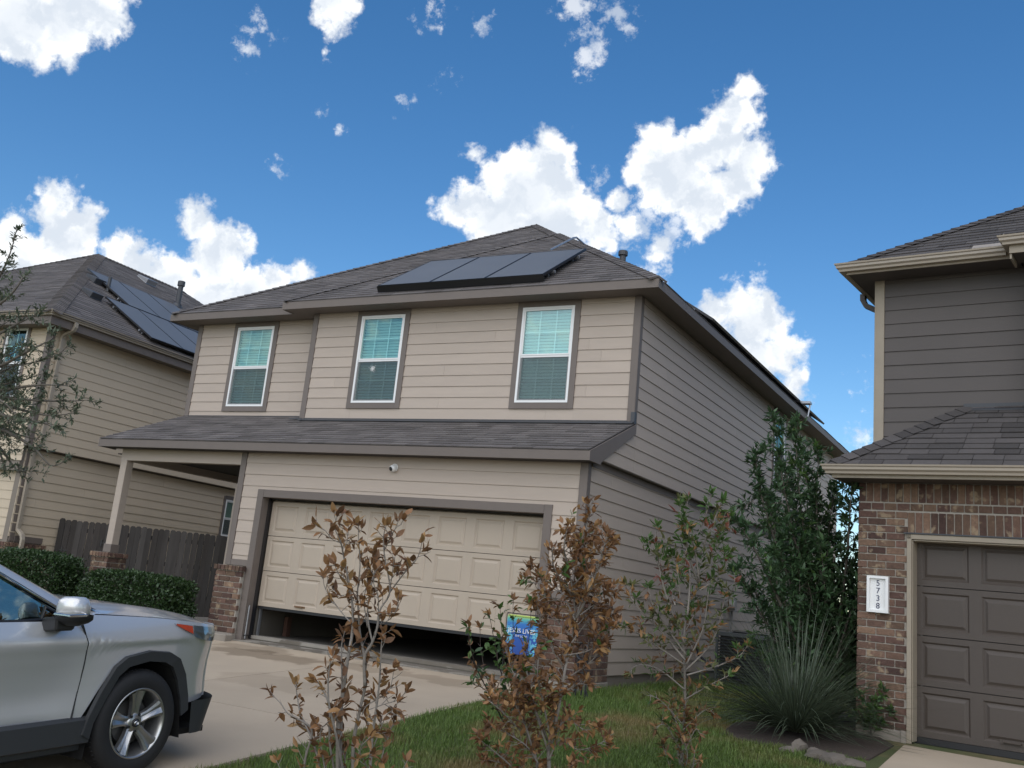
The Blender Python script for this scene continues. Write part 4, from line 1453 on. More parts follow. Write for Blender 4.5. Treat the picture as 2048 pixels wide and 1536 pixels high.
bricks(bw2, Frame((BX0 + .012, 0.2, 0.1), (0, -1, 0), (0, 0, 1)), 0.0, 0.2 - G - .012, 0.0, 2.65, seed=105, course=0.0802)
mb = MB()
mb.box(DX0, DX0 + 0.05, G - 0.026, G + .012, RZ(-0.10), RZ(DZ)); mb.box(DX0 + 0.002, 5.5, G - 0.026, G + .012, RZ(DZ - 0.055), RZ(DZ)); mb.box(5.45, 5.5, G - 0.026, G + .012, RZ(-0.10), RZ(DZ - .06))
mb.box(DX0 + 0.052, DX0 + 0.062, G - 0.01, G + .17, RZ(-0.08), RZ(DZ - .06)); mb.box(DX0 + .064, 5.44, G - 0.01, G + .17, RZ(DZ - 0.072), RZ(DZ - .058))
mb.build('door_surround', m_tantrim, RH, bevel=0.004)
mb = MB(); mb.box(DX0 - 0.03, 5.52, G - 0.04, G + 0.0, RZ(DZ) + 0.002, RZ(DZ) + 0.016)
mb.build('lintel', m_flash, RH)
mb = MB(); mb.box(DX0 - 0.06, DX0 - 0.001, G - 0.02, G + .02, RZ(-0.12), RZ(0.02)); mb.box(BX0, DX0 - 0.062, G - 0.005, G + .1, RZ(-0.2), RZ(0.005))
mb.build('foundation', m_found, RH, bevel=0.004)
FRD = Frame((0, G + 0.16, 0.1), (1, 0, 0), (0, 0, 1))
mb = MB(); mb.box(0.64, 0.66, G + .21, G + .24, 0.1, 2.1)
gd2 = mb.build('garage_door', m_metal, RH)
for i in range(4):
    door_section(gd2, FRD, 0.60, 5.46, -0.03 + i * 0.5335 * 0.985, -0.03 + (i + 1) * 0.5335 * 0.985, 8, m_dkdoor, mw=0.062)
mb = MB(); mb.box(0.60, 5.46, G + 0.155, G + .20, RZ(-0.095), RZ(-0.03))
mb.build('bottom_seal', m_black, gd2)
mb = MB(); mb.tube([(1.46, G + .16, RZ(0.055)), (1.46, G + .13, RZ(0.052)), (1.62, G + .13, RZ(0.052)), (1.62, G + .16, RZ(0.055))], 0.011, 6); mb.box(1.42, 1.66, G + .153, G + .158, RZ(0.03), RZ(0.075))
mb.build('handle', m_dkdoor, gd2)
mb = MB(); mb.box(0.0, 6.0, G + .5, G + .52, 0.0, 2.7)
mb.build('garage_interior', m_room, RH)
# number plaque: a white recessed tray with a column of digits
mb = MB()
f = FRG
x0, y0_, x1, y1_ = 0.135, 1.215, 0.365, 1.61
e = 0.028
for (a, b, c, d) in ((x0, x0 + e, y0_, y1_), (x1 - e, x1, y0_, y1_), (x0 + e, x1 - e, y0_, y0_ + e), (x0 + e, x1 - e, y1_ - e, y1_)):
    slab(mb, f, [(a, c), (b, c), (b, d), (a, d)], -0.02, lambda u, v: 0.052)
slab(mb, f, [(x0 + e, y0_ + e), (x1 - e, y0_ + e), (x1 - e, y1_ - e), (x0 + e, y1_ - e)], -0.02, lambda u, v: 0.022)
pq = mb.build('number_plaque', m_white, RH)
for i, ch in enumerate('5738'):
    o = glyph(ch, 0.088, mat('plaque_number', (0.05, 0.055, 0.11), 0.5), 'house_number', pq, Matrix.Translation((0.25, G - 0.0225, RZ(1.505 - i * 0.082))) @ RX, 0.004)

# ================================================================== a house further back, glimpsed between the two
m_far = mat('far_siding', (0.42, 0.33, 0.27), 0.7, var=.03)
FH = empty('house', (9.5, 26.0, -0.1), -0.1, 'pinkish tan house far back in the gap behind the tall green shrub', 'house')
mb = MB(); mb.box(-4, 5, 0, 8, 0, 5.0)
w = mb.build('wall', m_wallback, FH)
siding(w, Frame((0, -0.002, 0), (1, 0, 0), (0, 0, 1)), [(-4, 0), (5, 0), (5, 5), (-4, 5)], 0, 0.2, m_far, length=99)
roof_plane(FH, [Vector((-4.4, -0.4, 4.9)), Vector((5.4, -0.4, 4.9)), Vector((1, 4, 6.6)), Vector((0, 4, 6.6))], Vector((-4.4, -.4, 4.9)), Vector((5.4, -.4, 4.9)), seed=7, tab=0.9, E=0.3)
roof_plane(FH, [Vector((5.4, -0.4, 4.9)), Vector((5.4, 8.4, 4.9)), Vector((1, 4, 6.6))], Vector((5.4, -.4, 4.9)), Vector((5.4, 8.4, 4.9)), shingled=False)
roof_plane(FH, [Vector((-4.4, 8.4, 4.9)), Vector((-4.4, -0.4, 4.9)), Vector((0, 4, 6.6))], Vector((-4.4, 8.4, 4.9)), Vector((-4.4, -.4, 4.9)), shingled=False)

# ================================================================== wooden fence between the houses
m_wood = mat('weathered_wood', (0.062, 0.056, 0.053), 0.9, var=0.35, namt=0.4, nscale=3.5, bump=0.6, bscale=30, col2=(0.040, 0.034, 0.031), stretch=(6, 6, 0.7))
fa, fb = Vector((-7.16, 2.0, 0)), Vector((-3.66, 4.46, 0))
fd = (fb - fa).normalized(); fL = (fb - fa).length
fence = empty('wooden_fence', (fa.x, fa.y, -0.1), math.atan2(fd.y, fd.x), 'weathered grey wooden picket fence between the tan and taupe houses', 'fence')
n = int(fL / 0.118)
for i in range(n):
    mb = MB()
    w = 0.112; h = 1.685 + random.uniform(-.012, .012)
    mb.prism([(0, 0, 0), (w, 0, 0), (w, 0, h - 0.03), (w - 0.028, 0, h), (0.028, 0, h), (0, 0, h - 0.03)], (0, 0.017, 0))
    o = mb.build('picket', m_wood, fence)
    o.location = (i * 0.118, random.uniform(-.004, .004), 0)
    o.rotation_euler = (0, random.uniform(-.006, .006), 0)
mb = MB()
for z in (0.35, 0.95, 1.45):
    mb.box(0, fL, 0.024, 0.062, z, z + 0.085)
mb.build('rail', m_wood, fence)
for x in (0.05, 1.0, 2.1, fL - 0.1):
    mb = MB(); mb.box(x, x + 0.09, 0.064, 0.154, 0, 1.6); mb.build('post', m_wood, fence)
mb = MB()
for x, z in ((0.10, 1.05), (0.86, 1.27)):
    mb.box(x, x + 0.17, -0.012, -0.004, z, z + 0.02); mb.box(x + 0.03, x + 0.055, -0.02, -0.004, z - 0.06, z + 0.08)
mb.build('gate_hinge', m_black, fence)


# ================================================================== the silver car in the driveway
m_silver = mat('silver_paint', (0.58, 0.59, 0.605), 0.28, metallic=0.5, coat=0.9, namt=0.015, nscale=200)
m_clad = mat('dark_cladding', (0.030, 0.032, 0.035), 0.55, namt=0.1, nscale=80)
m_rubber = mat('tyre_rubber', (0.012, 0.012, 0.013), 0.75, namt=0.2, nscale=40)
m_alloy = mat('alloy', (0.42, 0.42, 0.42), 0.28, metallic=0.85)
m_chrome = mat('chrome', (0.75, 0.76, 0.78), 0.12, metallic=1.0)
m_carglass = glass_mat('car_glass', (0.40, 0.50, 0.48), 0.14)
m_red = mat('red_reflector', (0.42, 0.05, 0.02), 0.2, coat=0.5)
m_lamp = glass_mat('lamp_glass', (0.85, 0.87, 0.88), 0.12)
m_well = mat('wheel_well', (0.006, 0.006, 0.006), 0.95)
m_seat = mat('car_interior', (0.025, 0.026, 0.028), 0.8)

car = empty('car', (0, 0, 0), 0, 'silver estate-style car parked facing the garage, its front half in view at the left edge', 'car')
_wc = at(275.4, 1446.6, 7.07)                       # outer face of the right front wheel
_h = Vector((math.cos(math.radians(88.5)), math.sin(math.radians(88.5)), 0.06)).normalized()
_l = Vector((0, 0, 1)).cross(_h).normalized()
_up = _h.cross(_l)
CM = Matrix((_h, _l, _up)).transposed().to_4x4()
CM.translation = _wc - _up * 0.355 + _l * 0.925
car.matrix_world = CM


def wpl(x):
    """half width of the body seen from above"""
    if x > 0.30:
        t = (x - 0.30) / 0.62
        return 0.925 * (1 - 0.10 * t - 0.42 * max(0, t - 0.35) ** 2.0 - 0.55 * max(0, t - 0.72) ** 1.3)
    if x < -3.0:
        t = (-3.0 - x) / 0.7
        return 0.925 * (1 - 0.15 * t * t)
    return 0.925


def belt(x):
    """height of the shoulder line"""
    if x > -0.45:
        t = (x + 0.45) / 1.25
        return 1.10 - 0.085 * t - 0.09 * max(0, t - 0.3) ** 2
    return 1.06 + 0.015 * (-0.45 - x)


ARO = [(-0.47, 0.335), (-0.44, 0.44), (-0.36, 0.60), (-0.26, 0.755), (-0.17, 0.815), (0.03, 0.845), (0.22, 0.825), (0.32, 0.775), (0.40, 0.66), (0.455, 0.50), (0.47, 0.40)]
ARI = [(-0.405, 0.30), (-0.385, 0.40), (-0.31, 0.545), (-0.22, 0.69), (-0.14, 0.745), (0.03, 0.772), (0.18, 0.755), (0.26, 0.715), (0.325, 0.62), (0.385, 0.47), (0.41, 0.36)]


def interp(tab, x):
    if x <= tab[0][0]:
        return tab[0][1]
    for (a, b), (c, d) in zip(tab[:-1], tab[1:]):
        if a <= x <= c:
            return b + (d - b) * (x - a) / (c - a)
    return tab[-1][1]


def sec(x, n=14):
    """side profile of the body at x: points from the sill up to the shoulder (right side, y negative)"""
    w = wpl(x)
    zb = 0.40
    if -0.475 <= x <= 0.475:
        zb = interp(ARO, x) - 0.012
    elif x > 0.475:
        zb = 0.435 + 0.03 * (x - 0.475)
    xr_ = x + 2.69
    if -0.475 <= xr_ <= 0.475:
        zb = max(zb, interp(ARO, xr_) - 0.012)
    zt = belt(x)
    fl = math.exp(-((x) / 0.62) ** 4) + math.exp(-((x + 2.69) / 0.62) ** 4)          # flared wings round the wheels
    pts = []
    for i in range(n + 1):
        z = zb + (zt - zb) * (i / n)
        door = -0.030 * math.exp(-((z - 0.62) / 0.16) ** 2) * (1 - fl) - 0.035 * max(0, (0.45 - z) / 0.2) * (1 - fl)
        crease = 0.0
        if z > 0.905:
            crease = -0.20 * (z - 0.905) ** 1.0 - 1.0 * (z - 0.905) ** 2
        else:
            crease = -0.10 * (0.905 - z) * (1 - fl) * (1.0 if z > 0.7 else 0.7) - 0.018 * min(1, (0.905 - z) / 0.02)
        y = -(w + door + crease + 0.0)
        pts.append((x, y, z))
    return pts


def bend(z):
    """the door shut-line leans and curves"""
    return -0.10 * max(0.0, (z - 0.88) / 0.22) ** 1.6 - 0.05 * max(0.0, (0.80 - z) / 0.4) ** 1.5


def side_patch(x0, x1, nx, warp0, warp1, mirror=False):
    rows = []
    for i in range(nx + 1):
        t = i / nx
        x = x0 + (x1 - x0) * t
        row = []
        for p in sec(x):
            dx = bend(p[2]) * (1 - t) ** 7 * warp0 + bend(p[2]) * t * warp1
            row.append((p[0] + dx, -p[1] if mirror else p[1], p[2]))
        rows.append(row)
    return rows


def patch(name, rows, m, parent=car, smooth=True):
    mb = MB(); mb.grid(rows)
    o = mb.build(name, m, parent, smooth=smooth)
    return o


for mir in (False, True):
    o = patch('wing', side_patch(-0.492, 0.80, 64, 1, 0, mir), m_silver)
    d = patch('door', side_patch(-1.60, -0.500, 24, 1, 1, mir), m_silver)
    o = patch('rear_door', side_patch(-2.30, -1.608, 16, 0, 1, mir), m_silver)
    o = patch('rear_quarter', side_patch(-3.60, -2.308, 60, 0, 0, mir), m_silver)
mb = MB()
zz = [0.42 + i * 0.05 for i in range(14)]
for mir in (-1, 1):
    mb.tube([(-0.496 + bend(z), mir * (wpl(-.5) - 0.022 + (-0.03 * math.exp(-((z - 0.62) / 0.16) ** 2)) * 0.6), z) for z in zz], 0.007, 5)
mb.build('shut_line', m_black, car)
# bonnet
rows = []
for i in range(25):
    t = i / 24
    x = -0.60 + t * 1.44
    w = wpl(x) + (-0.20 * (belt(x) - 0.905) - 1.0 * max(0, belt(x) - 0.905) ** 2)
    row = []
    for j in range(25):
        s = -1 + 2 * j / 24
        z = belt(x) + 0.004 + 0.062 * (1 - abs(s) ** 3.2) * (1 - 0.55 * t ** 3) - 0.01 * t ** 4
        z += 0.012 * math.exp(-((abs(s) - 0.62) / 0.10) ** 2)
        row.append((x + 0.06 * (1 - s * s) * t, s * (w - 0.004), z))
    rows.append(row)
patch('bonnet', rows, m_silver)
mb = MB()
gl_ = []
for i in range(12):
    x = -0.36 + i * 0.09
    w = wpl(x) + (-0.20 * (belt(x) - 0.905) - 1.0 * max(0, belt(x) - 0.905) ** 2)
    s = 0.975 - 0.11 * math.exp(-((x + 0.30) / 0.16) ** 2)
    gl_.append((x, -s * w, belt(x) + 0.004 + 0.062 * (1 - s ** 3.2) + 0.005))
# nose: bumper wrapped across the front
rows = []
for i in range(9):
    z = 0.44 + (0.98 - 0.44) * i / 8
    row = []
    for j in range(33):
        s = -1 + 2 * j / 32
        ang = s * PI / 2
        xx = 0.80 + 0.155 * math.cos(ang) ** 0.8 * (1 - 0.5 * max(0, (z - 0.8) / 0.2) ** 2) if abs(s) < 0.999 else 0.80
        _pr = sec(0.80); w = interp([(q[2], -q[1]) for q in _pr], z)
        row.append((xx, math.sin(ang) * w, z))
    rows.append(row)
patch('bumper', rows, m_silver)
# black lower parts
mb = MB()
rows = []
for i in range(5):
    z = 0.22 + 0.235 * i / 4
    row = []
    for j in range(41):
        s = -1 + 2 * j / 40
        ang = s * PI / 2
        q = abs(s)
        w = wpl(0.52) + 0.012 - 0.05 * (0.45 - z)
        x = 0.50 + (0.47 - 0.12 * (0.455 - z) / 0.235) * math.cos(ang) ** 0.55 if q < 0.999 else 0.50 + 0.1 * (0.455 - z)
        row.append((x, math.sin(ang) * w, z))
    rows.append(row)
mb.grid(rows)
mb.build('valance', m_clad, car, smooth=True)
for mir in (-1, 1):
    mb = MB()
    mb.grid([[(x, mir * (0.905 + 0.020 * (z > 0.27) - 0.06 * (z < 0.26)), z) for z in (0.22, 0.25, 0.28, 0.40, 0.425)] + [(x, mir * 0.89, 0.445)] for x in (-2.3, -1.6, -1.0, -0.55, -0.40)])
    mb.build('sill', m_clad, car)
    for xo in (0.0, -2.69):
        mb = MB()
        N = 40
        rows = [[], [], [], []]
        for i in range(N + 1):
            u = i / N * (len(ARO) - 1)
            k = min(int(u), len(ARO) - 2); f = u - k
            o_ = Vector(ARO[k]).lerp(Vector(ARO[k + 1]), f); n_ = Vector(ARI[k]).lerp(Vector(ARI[k + 1]), f)
            wy = wpl(o_.x if xo == 0 else -1.0) + 0.006
            for r, (p, y) in enumerate(((o_, wy - 0.02), (o_ * 0.93 + n_ * 0.07, wy + 0.010), (n_, wy + 0.004), (n_, wy - 0.10))):
                rows[r].append((p.x + xo, mir * y, p.y))
        mb.grid(rows)
        mb.build('arch_cladding', m_clad, car, smooth=False)
        mb = MB()
        rows = [[(p[0] * 0.98 + xo, mir * y, p[1] + 0.004) for p in [(-.42, .16)] + ARI + [(.43, .2)]] for y in (0.90, 0.45)]
        mb.grid(rows)
        mb.prism([(p[0] + xo, mir * 0.45, p[1]) for p in [(-.42, .16)] + ARI + [(.43, .2)]], (0, -mir * 0.01, 0))
        mb.build('wheel_well', m_well, car)
mb = MB(); mb.box(-3.5, 0.75, -0.80, 0.80, 0.20, 0.24); mb.box(-0.42, 0.6, -0.44, 0.44, 0.24, 0.9)
mb.build('underbody', m_well, car)
# wheels


def wheel(x, side):
    y = side * 0.925
    w = bpy.data.objects.new('wheel', None); COL.objects.link(w); w.parent = car
    w.matrix_local = Matrix.Translation((x, y, 0.355)) @ Matrix.Rotation(PI / 2 if side < 0 else -PI / 2, 4, 'X')
    # local +Z points outward
    R = 0.355
    mb = MB()
    mb.lathe([(0.232, -0.005), (0.245, 0.004), (0.30, 0.006), (0.332, -0.006), (0.350, -0.028), (0.355, -0.06), (0.355, -0.17), (0.345, -0.205), (0.30, -0.225), (0.235, -0.215)], (0, 0, 0), (0, 0, 1), 72)
    for k in range(72):
        a = 2 * PI * k / 72
        mb.tube([(math.cos(a) * 0.3555, math.sin(a) * .3555, -0.045), (math.cos(a + .03) * 0.3565, math.sin(a + .03) * .3565, -0.09)], 0.004, 4)
    mb.build('tyre', m_rubber, w, smooth=True)
    mb = MB()
    mb.lathe([(0.237, -0.002), (0.234, 0.004), (0.226, 0.002), (0.218, -0.012), (0.205, -0.05), (0.200, -0.16)], (0, 0, 0), (0, 0, 1), 64)
    rim = mb.build('rim', m_alloy, w, smooth=True)
    for k in range(5):
        a = 2 * PI * k / 5 + PI / 2 + 0.10
        mb = MB()
        prof = [(0.045, 0.036, -0.040), (0.075, 0.035, -0.036), (0.11, 0.034, -0.028), (0.15, 0.040, -0.020), (0.19, 0.050, -0.012), (0.221, 0.060, -0.006)]
        L_, C1, R_ = [], [], []
        rows = []
        for r, hw, z in prof:
            f = (r - 0.045) / 0.176
            row = []
            for s, dz in ((-1, -0.035), (-1, 0.0), (-0.62, 0.006), (-0.25, -0.004), (0.0, -0.010), (0.25, -0.004), (0.62, 0.006), (1, 0.0), (1, -0.035)):
                ang = a + s * hw / r * (1.0)
                rr = r * (1 - 0.02 * abs(s))
                row.append((math.cos(ang) * rr, math.sin(ang) * rr, z + dz + 0.004))
            rows.append(row)
        mb.grid(rows)
        mb.build('spoke', m_alloy, rim, smooth=False)
    mb = MB()
    mb.lathe([(0.0, -0.026), (0.05, -0.026), (0.062, -0.034), (0.066, -0.06)], (0, 0, 0), (0, 0, 1), 32)
    mb.build('hub', m_alloy, rim, smooth=True)
    mb = MB()
    for k in range(5):
        a = 2 * PI * (k + 0.5) / 5 + PI / 2 + 0.10
        mb.lathe([(0.0, 0.0), (0.010, 0.0), (0.011, -0.012), (0.018, -0.013)], (math.cos(a) * 0.057, math.sin(a) * 0.057, -0.022), (0, 0, 1), 6)
    mb.build('lug_nut', m_black, rim)
    mb = MB(); mb.lathe([(0.0, -0.012), (0.024, -0.012), (0.029, -0.016), (0.030, -0.03)], (0, 0, 0), (0, 0, 1), 28)
    cap = mb.build('centre_cap', m_black, rim, smooth=True)
    mb = MB()
    for (cx, cy_, rx, ry) in ((0, 0, 0.018, 0.013), (0, 0.003, 0.007, 0.011), (0, 0.0055, 0.013, 0.0065)):
        pts = [(cx + rx * math.cos(t * PI / 10), cy_ + ry * math.sin(t * PI / 10), -0.0105) for t in range(21)]
        mb.tube(pts, 0.0013, 4)
    mb.build('emblem', m_chrome, rim)
    mb = MB(); mb.lathe([(0.0, -0.09), (0.15, -0.09), (0.155, -0.12)], (0, 0, 0), (0, 0, 1), 32)
    mb.build('brake_disc', mat('brake_disc', (0.10, 0.095, 0.09), 0.5, metallic=0.6), rim)
    mb = MB(); mb.lathe([(0.0, -0.15), (0.2, -0.15)], (0, 0, 0), (0, 0, 1), 32)
    mb.build('brake_shield', m_well, rim)
    return w


for x in (0.0, -2.69):
    for s in (-1, 1):
        wheel(x, s)
# headlamp wrapped round the corner
for mir in (-1, 1):
    def skin(x, z, off):
        zz_ = 0 if z <= 0.905 else -0.20 * (z - 0.905) - 1.0 * (z - .905) ** 2
        if x <= 0.80:
            y = wpl(x) + zz_
        else:
            y = wpl(0.80) + zz_
            y *= max(0.0, 1 - ((x - 0.80) / 0.155) ** 2) ** 0.5
        return (x + off * 0.5, mir * (y + off), z)
    up = [(0.24, 1.022), (0.34, 1.012), (0.46, 0.998), (0.58, 0.985), (0.70, 0.970), (0.80, 0.955)]
    lo = [(0.245, 1.015), (0.34, 0.972), (0.46, 0.918), (0.58, 0.885), (0.70, 0.868), (0.80, 0.86)]
    mb = MB()
    mb.grid([[skin(x, z0_ + (z1_ - z0_) * s, 0.010) for (x, z0_), (_, z1_) in zip(up, lo)] for s in (0, .25, .5, .75, 1)])
    hl = mb.build('headlight', m_lamp, car, smooth=True)
    mb = MB()
    mb.grid([[skin(x, z0_ + (z1_ - z0_) * s, 0.004) for (x, z0_), (_, z1_) in zip(up[2:], lo[2:])] for s in (0, .5, 1)])
    mb.build('lamp_housing', m_alloy, hl)
    mb = MB()
    mb.grid([[skin(x, z0_ + (z1_ - z0_) * s, 0.012) for (x, z0_), (_, z1_) in zip([(0.26, 1.018), (0.36, 1.006), (0.43, 0.995)], [(0.262, 1.008), (0.36, 0.966), (0.43, 0.94)])] for s in (0, .5, 1)])
    mb.build('side_reflector', m_red, hl)
# greenhouse
def ay(z):
    """half width of the glasshouse at height z"""
    return 0.835 - 0.30 * (z - 1.06) ** 1.0 * 0.62


roof_pts = []
for mir in (-1, 1):
    gl = [(-0.66, 1.085), (-1.34, 1.435), (-1.62, 1.525), (-2.0, 1.56), (-2.7, 1.55), (-3.15, 1.46), (-3.15, 1.12), (-2.0, 1.085), (-1.0, 1.072)]
    mb = MB()
    mb.prism([(x, mir * ay(z), z) for x, z in gl], (0, -mir * 0.004, 0))
    mb.build('side_window', m_carglass, car)
    mb = MB()
    mb.prism([(-1.70, mir * (ay(1.07) + .004), 1.07), (-1.58, mir * (ay(1.07) + .004), 1.07), (-1.72, mir * (ay(1.54) + .004), 1.54), (-1.86, mir * (ay(1.54) + .004), 1.54)], (0, mir * .004, 0))
    mb.build('door_pillar', m_black, car)
    mb = MB()
    edge = [(-0.60, 1.083), (-1.34, 1.458), (-1.62, 1.55), (-2.0, 1.585), (-2.7, 1.575), (-3.2, 1.47)]
    mb.tube([(x, mir * (ay(z) + 0.004), z) for x, z in edge], 0.013, 6)
    mb.build('window_trim', m_chrome, car, smooth=True)
    mb = MB()
    mb.tube([(x, mir * (ay(z) + 0.006), z - 0.0) for x, z in [(-0.60, 1.078), (-1.0, 1.066), (-2.0, 1.078), (-3.15, 1.11)]], 0.014, 6)
    mb.build('window_seal', m_black, car, smooth=True)
    # A pillar and roof rail in body colour
    out = [(-0.46, 1.115), (-1.28, 1.505), (-1.55, 1.60), (-2.0, 1.645), (-2.8, 1.63), (-3.35, 1.50)]
    inn = [(-0.585, 1.088), (-1.33, 1.470), (-1.60, 1.562), (-2.0, 1.598), (-2.7, 1.588), (-3.2, 1.483)]
    mb = MB()
    mb.grid([[(x, mir * (ay(z) + 0.012), z) for x, z in inn], [((x + a) / 2, mir * (ay((z + b) / 2) + 0.004), (z + b) / 2 + .008) for (x, z), (a, b) in zip(inn, out)], [(a, mir * (ay(b) - 0.075), b) for a, b in out]])
    mb.build('pillar', m_silver, car, smooth=True)
    roof_pts.append([(a, mir * (ay(b) - 0.075), b) for a, b in out])
mb = MB()
Rr, Lr = roof_pts
rows = []
for p, q in zip(Rr[1:], Lr[1:]):
    rows.append([(p[0] + 0.05 * (1 - s * s) * (1 if p[0] > -2 else -1), p[1] * (1 - (s + 1) / 2) + q[1] * (s + 1) / 2, p[2] + 0.045 * (1 - s * s)) for s in [-1 + 2 * j / 12 for j in range(13)]])
mb.grid(rows)
mb.build('roof', m_silver, car, smooth=True)
mb = MB()
rows = []
for t in (0, .33, .66, 1):
    p = Vector(Rr[0]).lerp(Vector(Rr[1]), t); q = Vector(Lr[0]).lerp(Vector(Lr[1]), t)
    rows.append([(p.x + 0.13 * (1 - s * s) * (1 - .6 * t), p.y * (1 - (s + 1) / 2) + q.y * (s + 1) / 2, p.z + 0.012 * (1 - s * s) - 0.004) for s in [-1 + 2 * j / 12 for j in range(13)]])
mb.grid(rows)
mb.build('windscreen', m_carglass, car, smooth=True)
mb = MB()
rows = [[(x + 0.12 * (1 - s * s), s * 0.80, 1.117 + 0.03 * (1 - abs(s) ** 3) + dz) for s in [-1 + 2 * j / 12 for j in range(13)]] for x, dz in ((-0.60, 0.012), (-0.50, 0.022), (-0.38, 0.006))]
mb.grid(rows)
mb.build('cowl', m_black, car, smooth=True)
mb = MB(); mb.box(-3.3, -0.7, -0.78, 0.78, 0.45, 1.0)
mb.box(-1.95, -1.80, -0.66, -0.20, 1.0, 1.42); mb.box(-1.95, -1.80, 0.20, 0.66, 1.0, 1.42); mb.box(-1.1, -0.75, -0.76, 0.76, 1.0, 1.10)
mb.box(-1.93, -1.84, -0.52, -0.34, 1.44, 1.60)
mb.build('interior', m_seat, car, bevel=0.03)
mb = MB(); mb.lathe([(0.155, 0), (0.172, 0.012), (0.188, 0), (0.172, -0.012)], (-1.25, 0.38, 1.04), (-0.9, 0, 0.45), 24, closed=True)
mb.build('steering_wheel', m_seat, car)
# door mirrors
for mir in (-1, 1):
    def shell(zs, x0, x1, y0, y1):
        rows = []
        for z, f in zs:
            row = []
            for k in range(17):
                a = 2 * PI * k / 16
                cx, cy_ = (x0 + x1) / 2, (y0 + y1) / 2
                sx = abs(math.cos(a)) ** 0.6 * (1 if math.cos(a) > 0 else -1); sy = abs(math.sin(a)) ** 0.6 * (1 if math.sin(a) > 0 else -1)
                row.append((cx + sx * (x1 - x0) / 2 * f + 0.45 * (cy_ + sy * (y1 - y0) / 2 * f - 0.97), mir * (cy_ + sy * (y1 - y0) / 2 * f), z))
            rows.append(row)
        return rows
    mb = MB()
    rows = shell([(1.115, 0.90), (1.13, 1.0), (1.18, 1.0), (1.215, 0.90), (1.235, 0.62), (1.238, 0.05)], -0.86, -0.72, 0.97, 1.12)
    mb.grid(rows)
    mr_ = mb.build('door_mirror', m_silver, car, smooth=True)
    mb = MB(); mb.grid(shell([(1.055, 0.30), (1.075, 0.75), (1.095, 0.95), (1.126, 0.95)], -0.87, -0.70, 0.96, 1.14)); mb.build('mirror_base', m_black, mr_, smooth=True)
    mb = MB(); mb.prism([(-0.84, mir * 0.86, 1.0), (-0.70, mir * 0.86, 1.0), (-0.68, mir * .86, 1.06), (-0.70, mir * 0.86, 1.10), (-0.85, mir * .86, 1.09)], (0, mir * 0.15, 0.02)); mb.build('mirror_arm', m_black, mr_, bevel=0.012)
    mb = MB(); mb.tube([(-0.86, mir * 1.0, 1.128), (-0.86, mir * 1.155, 1.13), (-0.74, mir * 1.158, 1.13), (-0.70, mir * 1.10, 1.13)], 0.008, 6); mb.build('indicator', m_chrome, mr_)
    mb = MB(); mb.box(-0.868, -0.862, mir * 0.985 if mir > 0 else -1.135, mir * 1.135 if mir > 0 else -0.985, 1.13, 1.245); pass
    mb = MB(); mb.tube([(-0.72, mir * 0.845, 1.075), (-0.66, mir * .842, 1.085), (-0.80, mir * .82, 1.15), (-0.83, mir * .84, 1.07)], 0.012, 5); mb.build('quarter_trim', m_black, car)
mb = MB(); mb.box(-3.62, -3.55, -0.80, 0.80, 0.35, 1.1); mb.box(-3.5, -3.2, -.7, .7, 1.1, 1.45)
mb.build('tailgate', m_silver, car, bevel=0.02)


# ================================================================== plants
m_drywood = mat('dry_bark', (0.23, 0.205, 0.18), 0.9, namt=0.3, nscale=30)
m_darkstem = mat('dark_stem', (0.055, 0.040, 0.032), 0.85, namt=0.3, nscale=30)
m_bark = mat('grey_bark', (0.125, 0.11, 0.09), 0.9, namt=0.3, nscale=25)
m_dry = leaf_mat('dry_leaf', (0.290, 0.150, 0.064), (0.165, 0.086, 0.044), 0.35, 0.30, 0.6)
m_drylight = leaf_mat('pale_dry_leaf', (0.42, 0.26, 0.11), (0.30, 0.155, 0.06), 0.25, 0.35, 0.55)
m_green = leaf_mat('green_leaf', (0.095, 0.165, 0.040), (0.062, 0.125, 0.030), 0.25, 0.35, 0.45)
m_olive = leaf_mat('olive_leaf', (0.150, 0.155, 0.062), (0.105, 0.118, 0.040), 0.3, 0.3, 0.5)
m_deep = leaf_mat('deep_green_leaf', (0.048, 0.096, 0.042), (0.066, 0.120, 0.052), 0.35, 0.25, 0.42)
m_oak = leaf_mat('grey_green_leaf', (0.120, 0.145, 0.090), (0.080, 0.105, 0.062), 0.35, 0.25, 0.45)
m_hedge = leaf_mat('hedge_leaf', (0.030, 0.060, 0.022), (0.044, 0.080, 0.026), 0.4, 0.2, 0.4)
m_redleaf = leaf_mat('reddish_leaf', (0.26, 0.085, 0.055), (0.20, 0.07, 0.04), 0.2, 0.3, 0.5)


def leaf_template(w, fold, curl, twist):
    st = [(0.0, 0.10), (0.22, 0.78), (0.50, 1.0), (0.78, 0.62), (1.0, 0.04)]
    v, f = [], []
    for i, (t, ww) in enumerate(st):
        zc = curl * t * t
        a = twist * t
        for s in (-1, 0, 1):
            y = s * ww * w / 2
            z = zc + abs(s) * fold * ww * w
            v.append((t, y * math.cos(a) - (z - zc) * math.sin(a), zc + y * math.sin(a) + (z - zc) * math.cos(a)))
    for i in range(len(st) - 1):
        o = i * 3
        f += [(o, o + 1, o + 4, o + 3), (o + 1, o + 2, o + 5, o + 4)]
    return np.array(v), f


